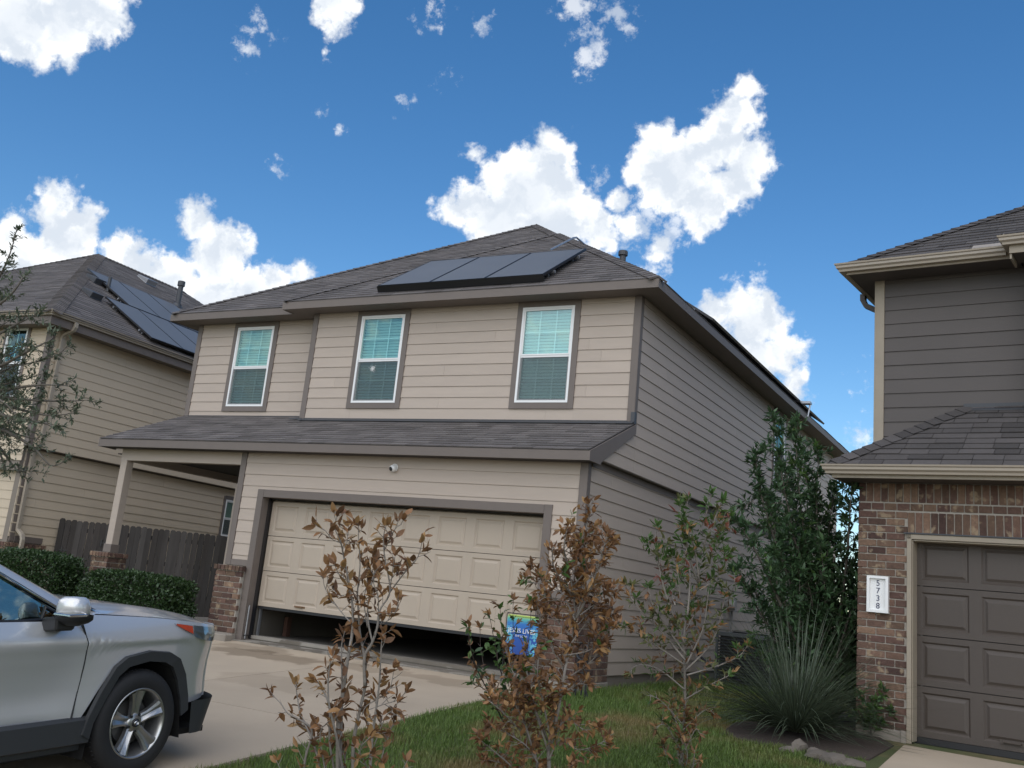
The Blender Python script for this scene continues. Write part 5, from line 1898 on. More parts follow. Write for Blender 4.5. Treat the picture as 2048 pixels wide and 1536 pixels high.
LEAFV = [leaf_template(0.42, 0.18, -0.12, 0.2), leaf_template(0.38, 0.25, -0.25, -0.4), leaf_template(0.46, 0.12, 0.12, 0.3), leaf_template(0.36, 0.4, -0.45, 0.7)]
LEAFN = [leaf_template(0.32, 0.15, -0.10, 0.1), leaf_template(0.30, 0.2, -0.2, -0.3), leaf_template(0.36, 0.1, 0.08, 0.2)]
LEAFB = [(np.array([(0, 0, 0), (0.45, w, 0.06), (0.45, 0, -0.02), (0.45, -w, 0.06), (1, 0, c)]), [(0, 2, 1), (0, 3, 2), (1, 2, 4), (2, 3, 4)]) for w, c in ((0.17, -0.08), (0.15, -0.18), (0.19, 0.05))]
LEAFH = [(np.array([(0, 0, 0), (0.5, w, 0.05), (0.5, -w, 0.05), (1, 0, c)]), [(0, 3, 1), (0, 2, 3)]) for w, c in ((0.27, -0.1), (0.24, -0.2), (0.30, 0.05))]
_leafme = {}


def leaf_me(kind, i, m):
    key = (kind, i, m.name)
    if key not in _leafme:
        v, f = (LEAFV if kind == 'v' else LEAFN)[i]
        me = bpy.data.meshes.new('leaf')
        me.from_pydata([tuple(p) for p in v], [], f)
        me.materials.append(m)
        me.polygons.foreach_set('use_smooth', [True] * len(me.polygons))
        _leafme[key] = me
    return _leafme[key]


class Leaves:
    """collects leaves; the largest become objects, the rest one stuff mesh per material"""
    def __init__(s, kind='v'):
        s.kind, s.L = kind, []

    def add(s, pos, d, up, size, m):
        s.L.append((Vector(pos), Vector(d).normalized(), up, size, m))

    def finish(s, parent, nobj=300, near=None):
        tpl = LEAFN if s.kind == 'n' else LEAFV
        rnd = random.Random(len(s.L))
        items = s.L
        if near is not None:
            items = sorted(items, key=lambda l: (l[0] - near).length / l[3])
        inv = parent.matrix_world.inverted()
        bulk = {}
        for i, (p, d, up, size, m) in enumerate(items):
            y = Vector(up).cross(d)
            if y.length < 1e-4:
                y = d.orthogonal()
            y.normalize()
            z = d.cross(y)
            k = rnd.randrange(3)
            if i < nobj:
                mw = Matrix((d * size, y * size, z * size)).transposed().to_4x4(); mw.translation = p
                o = bpy.data.objects.new('leaf', leaf_me(s.kind, k, m)); COL.objects.link(o)
                o.parent = parent; o.matrix_local = inv @ mw
            else:
                R = np.array([d * size, y * size, z * size])
                b_ = LEAFH if s.kind == 'h' else (LEAFB if s.kind == 'n' else tpl)
                bulk.setdefault(m, []).append((b_[k][0] @ R + np.array(p), b_[k][1]))
        for m, lst in bulk.items():
            V = np.concatenate([a for a, f in lst])
            F = []
            o = 0
            for a, f in lst:
                F += [tuple(q + o for q in ff) for ff in f]; o += len(a)
            me = bpy.data.meshes.new('foliage')
            me.from_pydata(V.tolist(), [], F)
            me.materials.append(m)
            me.polygons.foreach_set('use_smooth', [True] * len(me.polygons))
            ob = bpy.data.objects.new('foliage', me); COL.objects.link(ob)
            ob.parent = parent; ob.matrix_parent_inverse = inv
            ob['kind'] = 'stuff'


def smooth_path(pts, n=6):
    """Catmull-Rom through the points"""
    P = [pts[0]] + list(pts) + [pts[-1]]
    out = []
    for i in range(1, len(P) - 2):
        for k in range(n):
            t = k / n
            a, b, c, d = P[i - 1], P[i], P[i + 1], P[i + 2]
            out.append(0.5 * ((2 * b) + (c - a) * t + (2 * a - 5 * b + 4 * c - d) * t * t + (3 * b - a - 3 * c + d) * t ** 3))
    out.append(P[-2])
    return out


def rv(rnd):
    while True:
        v = Vector((rnd.uniform(-1, 1), rnd.uniform(-1, 1), rnd.uniform(-1, 1)))
        if 0.05 < v.length < 1:
            return v.normalized()


def plant(name, label, cat, stems, depth, seed, leaf, tw0, tw1, step, pick, kind='v', per=7, r0=0.012, r1=0.002, spread=0.25, group=None, start=0.3, nobj=300, m_st=None, droop=0.0, base=None, wood=None, bare=0.0, upbias=0.35, ground_z=None, fill=()):
    """stems: image-guided shoots placed in depth; tw0/tw1 twig length in metres at foot/tip"""
    rnd = random.Random(seed)
    paths = []
    for st in stems:
        off = rnd.gauss(0, spread)
        n = len(st)
        pts = []
        for i, q in enumerate(st):
            f = i / (n - 1)
            dd = depth + off * min(1.0, f * 1.4) + rnd.gauss(0, spread * 0.12)
            if len(q) > 2: dd = depth + q[2]
            pts.append(at(q[0], q[1], dd))
        paths.append(smooth_path(pts, 5))
    b = base if base is not None else paths[0][0]
    b = Vector(b)
    if ground_z is not None:
        b.z = ground_z
    root = empty(name, b, 0, label, cat, group)
    root.matrix_world = Matrix.Translation(b)
    inv = root.matrix_world.inverted()
    tb = MB()
    lv = Leaves(kind)
    for path in paths:
        n = len(path)
        L = sum((path[i + 1] - path[i]).length for i in range(n - 1))
        k = min(1.0, L / 1.4)
        rr = [(r0 * k) + (r1 - r0 * k) * (i / (n - 1)) for i in range(n)]
        tb.tube([inv @ p for p in path], rr, 6)
        acc = 0.0
        nxt = L * start
        for i in range(n - 1):
            a, c = path[i], path[i + 1]
            sl = (c - a).length
            while nxt < acc + sl:
                t = (nxt - acc) / sl
                p = a.lerp(c, t)
                f = nxt / L
                d0 = (c - a).normalized()
                tl = (tw0 + (tw1 - tw0) * f) * rnd.uniform(0.45, 1.15)
                td = (d0 * 0.75 + rv(rnd) * 0.95 + Vector((0, 0, upbias))).normalized()
                e = p + td * tl + Vector((0, 0, -droop * tl * rnd.random()))
                m1 = p.lerp(e, 0.5) + rv(rnd) * tl * 0.07
                tb.tube([inv @ p, inv @ m1, inv @ e], [0.0028, 0.0022, 0.0012], 4, cap=False)
                if rnd.random() > bare:
                    m = pick(rnd, e, f)
                    nl = max(2, int(per * rnd.uniform(0.6, 1.3)))
                    for j in range(nl):
                        s = 0.35 + 0.65 * (j + rnd.random()) / nl
                        q = p.lerp(m1, s * 2) if s < .5 else m1.lerp(e, s * 2 - 1)
                        ld = (td * 0.55 + rv(rnd) * 0.85 + Vector((0, 0, 0.15 - droop))).normalized()
                        mm = m if rnd.random() < 0.85 else pick(rnd, e, f)
                        lv.add(q, ld, rv(rnd) * 0.7 + Vector((0, 0, 1)), leaf * rnd.uniform(0.6, 1.2), mm)
                nxt += step * rnd.uniform(0.5, 1.5)
            acc += sl
        # terminal whorl
        d0 = (path[-1] - path[-3]).normalized()
        if rnd.random() > bare:
            m = pick(rnd, path[-1], 1.0)
            for j in range(per):
                ld = (d0 * 0.9 + rv(rnd) * 0.8).normalized()
                lv.add(path[-1] - d0 * leaf * 0.35 * rnd.random(), ld, rv(rnd) + Vector((0, 0, .6)), leaf * rnd.uniform(0.6, 1.15), m)
    st = tb.build('stem', m_st or m_drywood, root, smooth=True, fix=False)
    lv.finish(root, nobj, CAM)
    return root


def pick_from(*ws):
    tot = sum(w for m, w in ws)

    def f(rnd, p, t):
        x = rnd.random() * tot
        for m, w in ws:
            x -= w
            if x <= 0:
                return m
        return ws[-1][0]
    return f


# ---- bare brown bush in front of the driveway
S1 = [
    [(705, 1640), (706, 1536), (707, 1483), (720, 1418), (730, 1371), (728, 1312), (720, 1268), (717, 1225), (715, 1185), (720, 1130), (717, 1074), (717, 1046)],
    [(730, 1371), (729, 1315), (743, 1288), (754, 1257), (760, 1220), (780, 1182), (769, 1111), (767, 1074), (774, 1046)],
    [(780, 1184), (807, 1148), (835, 1115), (845, 1078)], [(769, 1100), (778, 1082), (791, 1057), (803, 1049)], [(780, 1182), (784, 1150), (788, 1122), (792, 1106)],
    [(676, 1640), (676, 1455), (685, 1390), (696, 1316), (705, 1262), (705, 1213), (698, 1167), (687, 1111), (681, 1083), (670, 1056), (676, 1026)],
    [(682, 1086), (664, 1078), (648, 1059), (628, 1050)], [(686, 1100), (695, 1078), (697, 1050)], [(699, 1165), (680, 1150), (668, 1128)], [(700, 1243), (684, 1226), (668, 1204), (650, 1176), (646, 1152)],
    [(760, 1250), (780, 1238), (793, 1220), (797, 1198)], [(745, 1285), (735, 1230), (742, 1170), (752, 1130), (748, 1100)], [(735, 1255), (728, 1200), (735, 1160), (726, 1130)],
    [(754, 1255), (757, 1200), (747, 1165), (752, 1140)], [(706, 1210), (722, 1190), (740, 1165)], [(700, 1180), (690, 1190), (672, 1190)],
    [(609, 1640), (609, 1529), (624, 1464), (600, 1440), (576, 1427), (560, 1405), (544, 1390)], [(655, 1640), (633, 1505), (603, 1433), (594, 1390), (592, 1364)], [(690, 1640), (661, 1498), (659, 1418), (645, 1380), (632, 1359)],
    [(678, 1600), (683, 1436), (684, 1360), (683, 1294), (690, 1262)], [(690, 1560), (672, 1470), (657, 1400), (659, 1334), (668, 1308)], [(735, 1640), (743, 1492), (752, 1420), (759, 1362), (763, 1288), (768, 1265)],
    [(724, 1430), (733, 1412), (760, 1395), (780, 1377), (789, 1331)], [(735, 1420), (770, 1408), (795, 1400), (815, 1381)], [(745, 1500), (770, 1436), (785, 1420), (798, 1403)], [(755, 1640), (761, 1529), (780, 1464), (790, 1440)],
    [(640, 1640), (650, 1550), (640, 1470), (660, 1440)], [(700, 1560), (720, 1500), (735, 1455), (728, 1420)], [(680, 1600), (690, 1520), (670, 1480)], [(740, 1600), (735, 1540), (720, 1500), (745, 1470)], [(600, 1640), (570, 1560), (552, 1520)], [(760, 1640), (790, 1570), (815, 1520)]]
plant('shrub', 'bare brown shrub of pale twigs in front of the half-open garage door', 'shrub', S1, 6.35, 201, 0.076, 0.11, 0.08, 0.046, pick_from((m_dry, 5), (m_drylight, 2.2)), per=4, r0=0.015, spread=0.12, start=0.30, nobj=300, m_st=m_drywood, bare=0.12, group='half-dead shrubs along the lawn edge', droop=0.12, ground_z=-0.52)

# ---- dense brown bush by the corner of the garage
S2 = [
    [(1098, 1640), (1098, 1536), (1098, 1492), (1113, 1436), (1124, 1377), (1130, 1340), (1138, 1300), (1150, 1241), (1147, 1167), (1160, 1093), (1178, 1037), (1178, 1005)],
    [(1147, 1190), (1136, 1130), (1128, 1093), (1137, 1046)], [(1150, 1241), (1178, 1185), (1197, 1130), (1215, 1065)], [(1160, 1230), (1200, 1200), (1222, 1180), (1232, 1186)], [(1150, 1240), (1122, 1185), (1085, 1158), (1063, 1134)],
    [(1120, 1184), (1085, 1168), (1062, 1165), (1050, 1152)], [(1140, 1290), (1170, 1250), (1200, 1225), (1225, 1232)], [(1135, 1310), (1180, 1300), (1210, 1270), (1226, 1250)], [(1130, 1340), (1100, 1290), (1080, 1240), (1073, 1200)],
    [(1126, 1360), (1160, 1340), (1190, 1315), (1205, 1290)], [(1150, 1200), (1110, 1140), (1104, 1095)], [(1155, 1120), (1170, 1080), (1195, 1060)], [(1158, 1100), (1150, 1070), (1128, 1055)], [(1147, 1170), (1185, 1130), (1210, 1110), (1222, 1090)],
    [(1148, 1210), (1115, 1200), (1090, 1195), (1072, 1210)], [(1140, 1270), (1105, 1230), (1098, 1190)], [(1150, 1240), (1165, 1190), (1170, 1140), (1160, 1090)], [(1145, 1260), (1190, 1210), (1205, 1165)],
    [(1098, 1500), (1130, 1440), (1170, 1460), (1200, 1450)], [(1085, 1640), (1075, 1540), (1060, 1480), (1040, 1430), (1010, 1400), (985, 1375)], [(1090, 1560), (1060, 1500), (1020, 1470), (975, 1450)], [(1080, 1600), (1030, 1540), (985, 1500), (960, 1480)],
    [(1095, 1480), (1070, 1420), (1040, 1370), (1020, 1330), (1010, 1290)], [(1100, 1470), (1085, 1400), (1075, 1350), (1080, 1300)], [(1105, 1450), (1120, 1400), (1150, 1370), (1180, 1370)], [(1098, 1520), (1120, 1480), (1160, 1500), (1215, 1480)],
    [(1060, 1640), (1040, 1570), (1010, 1530), (970, 1520)], [(1100, 1640), (1130, 1560), (1150, 1520)], [(1085, 1560), (1050, 1450), (1030, 1400), (1050, 1340)], [(1050, 1470), (1000, 1420), (975, 1400)], [(1095, 1500), (1060, 1380), (1050, 1300)]]
plant('shrub', 'dense brown dried-out shrub in front of the right corner of the garage', 'shrub', S2, 7.4, 202, 0.066, 0.17, 0.09, 0.022, pick_from((m_dry, 7), (m_drylight, 2.4), (m_green, 0.35)), per=6, r0=0.017, spread=0.20, start=0.22, nobj=300, m_st=m_drywood, bare=0.10, group='half-dead shrubs along the lawn edge', droop=0.15, ground_z=-0.42)
# green suckers in front of the flag
S2b = [
    [(1020, 1470), (985, 1400), (955, 1340), (940, 1290), (937, 1245)], [(1010, 1440), (975, 1360), (962, 1300), (960, 1255)], [(1030, 1420), (1000, 1340), (990, 1290), (978, 1225)], [(1040, 1420), (1010, 1330), (1005, 1280), (1000, 1215)],
    [(1030, 1410), (1025, 1330), (1026, 1270), (1026, 1195)], [(1040, 1400), (1050, 1330), (1060, 1260), (1062, 1210)], [(1020, 1440), (970, 1380), (950, 1370), (940, 1365)], [(1060, 1420), (1090, 1380), (1100, 1345)], [(1035, 1440), (1005, 1390), (985, 1370)], [(1045, 1440), (1060, 1380), (1075, 1350)], [(1040, 1430), (1030, 1370), (1010, 1330)]]
plant('shrub', 'small green and brown sapling shrub standing just in front of the blue garden flag', 'shrub', S2b, 8.3, 212, 0.07, 0.12, 0.06, 0.06, pick_from((m_green, 4), (m_dry, 3), (m_drylight, 1.4), (m_deep, 2)), per=5, r0=0.008, spread=0.16, start=0.16, nobj=200, m_st=m_darkstem, bare=0.15, ground_z=-0.36)

# ---- half green bush in front of the side wall
S3 = [
    [(1360, 1640), (1362, 1540), (1368, 1460), (1370, 1380), (1368, 1300), (1372, 1240), (1395, 1170), (1402, 1125), (1430, 1090), (1445, 1070)],
    [(1402, 1130), (1430, 1098), (1440, 1060)], [(1398, 1160), (1390, 1100), (1375, 1060), (1362, 1030), (1358, 1005)], [(1396, 1165), (1375, 1100), (1372, 1040), (1375, 1000)], [(1375, 1230), (1380, 1150), (1372, 1090), (1375, 1052)],
    [(1372, 1110), (1400, 1060), (1415, 1020), (1425, 985)], [(1400, 1110), (1425, 1050), (1440, 1010), (1445, 1002)], [(1405, 1060), (1440, 1045), (1455, 1045), (1462, 1030)], [(1370, 1290), (1335, 1200), (1318, 1130), (1313, 1090), (1313, 1050)],
    [(1316, 1130), (1300, 1095), (1296, 1075)], [(1316, 1135), (1330, 1095), (1335, 1082)], [(1350, 1210), (1335, 1150), (1332, 1118)], [(1360, 1200), (1355, 1140), (1345, 1108)], [(1370, 1320), (1320, 1260), (1280, 1220), (1255, 1180), (1250, 1165)],
    [(1372, 1310), (1330, 1250), (1305, 1210), (1297, 1172)], [(1370, 1330), (1310, 1290), (1265, 1260), (1240, 1250)], [(1372, 1340), (1420, 1290), (1440, 1240), (1450, 1190)], [(1372, 1330), (1405, 1260), (1415, 1200), (1420, 1160)], [(1374, 1350), (1440, 1330), (1480, 1310), (1495, 1290)],
    [(1450, 1215), (1465, 1180), (1470, 1160)], [(1370, 1380), (1320, 1340), (1280, 1330), (1255, 1345)], [(1368, 1400), (1420, 1370), (1460, 1350)], [(1366, 1450), (1320, 1400), (1290, 1390)], [(1366, 1460), (1410, 1420), (1430, 1430)], [(1362, 1500), (1330, 1450), (1310, 1460)],
    [(1362, 1520), (1390, 1460), (1400, 1470)], [(1350, 1640), (1340, 1540), (1325, 1490)], [(1370, 1640), (1385, 1540), (1390, 1500)], [(1400, 1180), (1440, 1150), (1460, 1110)], [(1398, 1150), (1440, 1120), (1465, 1100)], [(1370, 1280), (1345, 1240), (1330, 1230)], [(1372, 1260), (1395, 1220), (1410, 1215)], [(1368, 1480), (1345, 1420), (1350, 1380)], [(1364, 1560), (1355, 1480), (1372, 1430)], [(1360, 1580), (1375, 1510), (1360, 1470)]]


def pick3(rnd, p, f):
    x = rnd.random()
    if p.z > 1.15:
        return m_green if x < 0.55 else (m_olive if x < 0.80 else (m_redleaf if x < 0.90 else m_drylight))
    if p.z > 0.45:
        return m_olive if x < 0.45 else (m_green if x < 0.62 else (m_dry if x < 0.86 else m_drylight))
    return m_dry if x < 0.42 else (m_olive if x < 0.70 else (m_drylight if x < 0.80 else m_green))


plant('shrub', 'thin half-green shrub with pale bark in front of the side wall siding', 'shrub', S3, 8.6, 203, 0.074, 0.12, 0.075, 0.036, pick3, kind='n', per=7, r0=0.016, spread=0.20, start=0.18, nobj=300, m_st=m_drywood, bare=0.10, group='half-dead shrubs along the lawn edge', ground_z=-0.34)

# ---- tall green bush by the brick garage
S4 = [
    [(1640, 1450), (1620, 1250), (1590, 1080), (1565, 960), (1549, 838)], [(1640, 1450), (1625, 1200), (1600, 1000), (1589, 846)], [(1640, 1430), (1590, 1200), (1540, 1050), (1516, 960), (1514, 905)], [(1645, 1430), (1640, 1150), (1633, 1000), (1639, 898)],
    [(1650, 1430), (1690, 1150), (1700, 1020), (1707, 926)], [(1655, 1430), (1740, 1130), (1765, 1010), (1781, 922)], [(1650, 1430), (1570, 1230), (1510, 1100), (1472, 1040)], [(1655, 1430), (1560, 1290), (1500, 1190), (1476, 1134)], [(1660, 1430), (1740, 1250), (1775, 1150), (1782, 1120)],
    [(1660, 1430), (1760, 1330), (1815, 1288)], [(1660, 1430), (1720, 1200), (1735, 1080), (1737, 975)], [(1650, 1440), (1550, 1350), (1510, 1290)], [(1650, 1440), (1600, 1300), (1560, 1200), (1545, 1100)], [(1650, 1440), (1660, 1250), (1655, 1100), (1668, 980)],
    [(1650, 1440), (1610, 1280), (1575, 1150), (1540, 1000), (1488, 1012)], [(1650, 1440), (1680, 1300), (1690, 1200), (1680, 1080)], [(1650, 1440), (1620, 1350), (1600, 1250), (1600, 1130)], [(1660, 1440), (1700, 1350), (1720, 1280), (1715, 1180)], [(1660, 1440), (1720, 1400), (1770, 1380)],
    [(1650, 1440), (1600, 1380), (1560, 1320)], [(1650, 1440), (1580, 1250), (1550, 1060), (1530, 1000)], [(1640, 1430), (1610, 1150), (1580, 980), (1562, 930)], [(1645, 1430), (1655, 1150), (1610, 950), (1605, 905)], [(1650, 1430), (1700, 1250), (1745, 1090), (1757, 1025)], [(1650, 1440), (1640, 1330), (1650, 1200), (1640, 1080)],
    [(1650, 1440), (1690, 1380), (1745, 1300), (1760, 1240)], [(1650, 1440), (1630, 1300), (1620, 1180), (1575, 1040)], [(1650, 1440), (1670, 1330), (1700, 1230), (1730, 1160)], [(1650, 1440), (1610, 1330), (1540, 1230), (1505, 1180)]]
plant('shrub', 'tall dark green shrub between the taupe side wall and the brick garage', 'shrub', S4, 12.1, 204, 0.100, 0.42, 0.14, 0.026, pick_from((m_deep, 10), (m_green, 0.6)), kind='n', per=12, r0=0.022, spread=0.42, start=0.12, nobj=300, m_st=m_bark, ground_z=-0.10, upbias=0.25)
S5 = [[(1742, 1470), (1740, 1420), (1720, 1390)], [(1742, 1470), (1752, 1420), (1770, 1380)], [(1742, 1470), (1735, 1400), (1745, 1360)], [(1744, 1470), (1765, 1440), (1785, 1425)], [(1742, 1470), (1722, 1440), (1705, 1430)], [(1742, 1470), (1745, 1430), (1758, 1400)]]
plant('shrub', 'low leafy green shrub at the foot of the brick wall beside the brown garage door', 'shrub', S5, 10.9, 205, 0.07, 0.14, 0.08, 0.03, pick_from((m_green, 2), (m_deep, 2)), per=7, r0=0.008, spread=0.15, start=0.1, nobj=150, m_st=m_bark, ground_z=-0.14)

# ---- oak at the left, its crown reaching into the frame
S6 = [
    [(-260, 1180), (-250, 1000), (-240, 860), (-180, 770), (-60, 740), (40, 730), (110, 712), (136, 690)], [(-180, 770), (-40, 790), (60, 800), (130, 802), (180, 800)], [(-180, 800), (-20, 850), (60, 890), (100, 930), (128, 924)], [(-200, 780), (-90, 640), (-20, 580), (15, 520), (34, 458)],
    [(-180, 760), (-60, 650), (10, 600), (40, 565), (42, 548)], [(-180, 770), (-40, 690), (30, 650), (60, 636), (78, 628)], [(-170, 790), (0, 830), (70, 842), (116, 856)], [(-170, 800), (-20, 880), (25, 930), (44, 952)], [(-150, 770), (-20, 740), (60, 700), (100, 680), (106, 668)], [(-150, 790), (0, 780), (80, 770), (140, 772)],
    [(-150, 790), (0, 810), (90, 830), (150, 826)], [(-150, 800), (-30, 840), (40, 870), (84, 880)], [(-160, 760), (-30, 720), (20, 710), (50, 690)], [(-170, 800), (-40, 860), (0, 910), (10, 945)], [(-160, 780), (-30, 770), (30, 765), (90, 745)], [(-160, 740), (-60, 690), (-10, 660), (20, 640)],
    [(-160, 780), (-60, 790), (0, 800), (40, 840)], [(-160, 780), (-60, 750), (0, 745), (20, 770)], [(-160, 790), (-60, 820), (0, 860), (30, 900)], [(-150, 780), (-60, 780), (10, 790), (60, 815)], [(-200, 760), (-180, 600), (-190, 480), (-170, 380)], [(-220, 760), (-300, 620), (-340, 500)], [(-240, 800), (-360, 740), (-440, 700)], [(-240, 820), (-380, 840), (-460, 830)],
    [(-200, 760), (-130, 600), (-100, 500), (-110, 420)], [(-220, 740), (-240, 560), (-250, 420)], [(-240, 860), (-330, 900), (-400, 960)], [(-200, 830), (-120, 900), (-80, 960)], [(-230, 740), (-300, 700), (-380, 600)], [(-160, 780), (-50, 800), (10, 830), (20, 870)], [(-150, 770), (-50, 760), (10, 740), (45, 720)]]
plant('oak_tree', 'grey-green oak tree whose leafy branches reach in at the left edge', 'tree', S6, 10.2, 206, 0.056, 0.34, 0.15, 0.042, pick_from((m_oak, 1)), kind='n', per=13, r0=0.024, r1=0.002, spread=0.5, start=0.30, nobj=300, m_st=m_bark, upbias=0.2, ground_z=None, base=at(-260, 1180, 10.2))


# ---- clipped hedges
def hedge(name, label, c, sx, sy, h, n, seed, leaf=0.034, m=None, rz=0.0):
    rnd = random.Random(seed)
    root = empty(name, c, rz, label, 'hedge', 'clipped hedges by the porch')
    root.matrix_world = Matrix.Translation(c) @ Matrix.Rotation(rz, 4, 'Z')
    mw = root.matrix_world
    lv = Leaves('h')
    tb = MB()
    for i in range(26):
        a = Vector((rnd.uniform(-.3, .3) * sx, rnd.uniform(-.2, .2) * sy, 0))
        e = Vector((rnd.uniform(-.9, .9) * sx, rnd.uniform(-.8, .8) * sy, h * rnd.uniform(.5, .92)))
        tb.tube([a, a.lerp(e, .5) + rv(rnd) * 0.05, e], [0.012, 0.008, 0.003], 5)
    tb.build('stem', m_bark, root)
    i = 0
    while i < n:
        v = rv(rnd)
        k = max(abs(v.x), abs(v.y), abs(v.z))
        q = v / (k ** 0.72)          # rounded box
        r = rnd.uniform(0.55, 1.0) ** 0.4
        lump = 1 + 0.10 * noise.noise(Vector((q.x * 2.1 + seed, q.y * 2.1, q.z * 2.1))) + 0.06 * noise.noise(q * 6.0)
        p = Vector((q.x * sx * r * lump, q.y * sy * r * lump, h * 0.54 + q.z * h * 0.46 * r * lump))
        if p.z < 0.05:
            continue
        d = (q.normalized() * 0.7 + rv(rnd) + Vector((0, 0, .25))).normalized()
        lv.add(mw @ p, d, rv(rnd) + Vector((0, 0, .8)), leaf * rnd.uniform(.7, 1.3), m or m_hedge)
        i += 1
    lv.finish(root, 0)
    return root


hedge('hedge', 'dark clipped hedge left of the brick porch pier', (-4.55, -0.35, -0.12), 0.95, 0.42, 1.02, 22000, 301, leaf=0.052)
hedge('hedge', 'dark clipped hedge between the brick porch pier and the garage door', (-1.85, -0.50, -0.12), 1.05, 0.36, 0.86, 22000, 302, leaf=0.052)


# ---- arching grass-like clump
def clump(name, label, c, n, L, m, seed):
    rnd = random.Random(seed)
    root = empty(name, c, 0, label, 'plant')
    root.matrix_world = Matrix.Translation(c)
    mb = MB()
    for i in range(n):
        a = rnd.uniform(0, 2 * PI); tilt = rnd.betavariate(2.0, 1.3) * 1.42
        l = L * rnd.uniform(0.55, 1.12)
        d = Vector((math.cos(a) * math.sin(tilt), math.sin(a) * math.sin(tilt), math.cos(tilt)))
        p = Vector((math.cos(a), math.sin(a), 0)) * rnd.uniform(0, 0.11)
        g = rnd.uniform(0.35, 1.0) * (0.25 + math.sin(tilt))
        side = d.cross(Vector((0, 0, 1)))
        if side.length < 1e-3: side = Vector((1, 0, 0))
        side.normalize()
        pts = []
        w0 = rnd.uniform(0.004, 0.0065)
        S = 7
        v = d.copy()
        for k in range(S + 1):
            pts.append((p.copy(), w0 * (1 - (k / S) ** 2) + 0.0006))
            p = p + v * (l / S)
            v = (v + Vector((rnd.uniform(-.04, .04), rnd.uniform(-.04, .04), -g * 0.20 * (0.4 + k / S)))).normalized()
            if p.z < 0.015: p.z = 0.015
        vs, fs = [], []
        for q, w in pts:
            vs += [q - side * w, q + Vector((0, 0, -w * 0.7)), q + side * w]
        for k in range(S):
            o = k * 3
            fs += [(o, o + 1, o + 4, o + 3), (o + 1, o + 2, o + 5, o + 4)]
        mb.add(vs, fs)
    o = mb.build('blade', m, root, smooth=True, fix=False)
    o['kind'] = 'stuff'
    return root


m_yucca = leaf_mat('grey_green_blade', (0.062, 0.085, 0.055), (0.090, 0.115, 0.070), 0.3, 0.15, 0.45)
clump('ornamental_grass', 'big arching clump of grey-green grass-like blades at the foot of the tall green shrub', at(1590, 1462, 10.6), 820, 1.30, m_yucca, 401)


# ---- lawn grass
def lawn(name, region, n, seed, hmin, hmax, m, avoid=None):
    rnd = np.random.RandomState(seed)
    x0, x1, y0, y1 = region
    xs = rnd.uniform(x0, x1, n); ys_ = rnd.uniform(y0, y1, n)
    keep = np.array([(not avoid(a, b)) for a, b in zip(xs, ys_)])
    xs, ys_ = xs[keep], ys_[keep]
    n = len(xs)
    zs = -0.10 + 0.06 * np.minimum(0, np.maximum(ys_, -15))
    patch_ = np.array([noise.noise(Vector((a * 0.9, b * 0.9, 3.0))) for a, b in zip(xs, ys_)])
    h = rnd.uniform(hmin, hmax, n) * (1 + 0.35 * patch_)
    a = rnd.uniform(0, 2 * PI, n); lean = rnd.uniform(0.1, 0.9, n) * h
    w = rnd.uniform(0.0018, 0.0036, n)
    dx, dy = np.cos(a), np.sin(a)
    V = np.empty((n, 5, 3))
    V[:, 0] = np.stack([xs - dy * w, ys_ + dx * w, zs - 0.004], 1); V[:, 1] = np.stack([xs + dy * w, ys_ - dx * w, zs - 0.004], 1)
    mx, my, mz = xs + dx * lean * .35, ys_ + dy * lean * .35, zs + h * .6
    V[:, 2] = np.stack([mx - dy * w * .8, my + dx * w * .8, mz], 1); V[:, 3] = np.stack([mx + dy * w * .8, my - dx * w * .8, mz], 1)
    V[:, 4] = np.stack([xs + dx * lean, ys_ + dy * lean, zs + h], 1)
    idx = np.arange(n)[:, None] * 5
    F = np.concatenate([idx + np.array([[0, 1, 3, 2]]), ], 0)
    me = bpy.data.meshes.new(name)
    me.from_pydata(V.reshape(-1, 3).tolist(), [], F.tolist() + (idx + np.array([[2, 3, 4]])).tolist())
    me.materials.append(m)
    o = bpy.data.objects.new(name, me); COL.objects.link(o)
    return o


m_grass = leaf_mat('grass_blade', (0.130, 0.195, 0.042), (0.095, 0.155, 0.030), 0.3, 0.3, 0.55)
_t = m_grass.node_tree; _b = _t.nodes['Principled BSDF']; _src = _b.inputs['Base Color'].links[0].from_socket
_n = _t.nodes.new('ShaderNodeTexNoise'); _n.inputs['Scale'].default_value = 0.8; _n.inputs['Detail'].default_value = 5
_g = _t.nodes.new('ShaderNodeNewGeometry'); _t.links.new(_g.outputs['Position'], _n.inputs['Vector'])
_mr = _t.nodes.new('ShaderNodeMapRange'); _mr.inputs[1].default_value = 0.50; _mr.inputs[2].default_value = 0.66; _mr.inputs[4].default_value = 0.75
_t.links.new(_n.outputs['Fac'], _mr.inputs[0])
_mx = _t.nodes.new('ShaderNodeMix'); _mx.data_type = 'RGBA'
_t.links.new(_mr.outputs[0], _mx.inputs[0]); _t.links.new(_src, _mx.inputs[6]); _mx.inputs[7].default_value = (0.27, 0.19, 0.085, 1)
for l in list(_src.links):
    pass
_t.links.new(_mx.outputs[2], _b.inputs['Base Color'])
for nd in _t.nodes:
    if nd.type == 'BSDF_TRANSLUCENT':
        _t.links.new(_mx.outputs[2], nd.inputs['Color'])


def bad(x, y):
    if x < xr(y) + 0.01 + 0.03 * math.sin(y * 3.1): return True
    if y > -0.2 and x < 5.56: return True
    bx = 9.26 + 0.03 * (y + 2)
    if x > min(bx, 9.2) and y < 0.4: return True
    if y > -1.55 and x > 7.9 + 0.25 * math.sin(y * 2.2): return True      # the planted bed
    return False


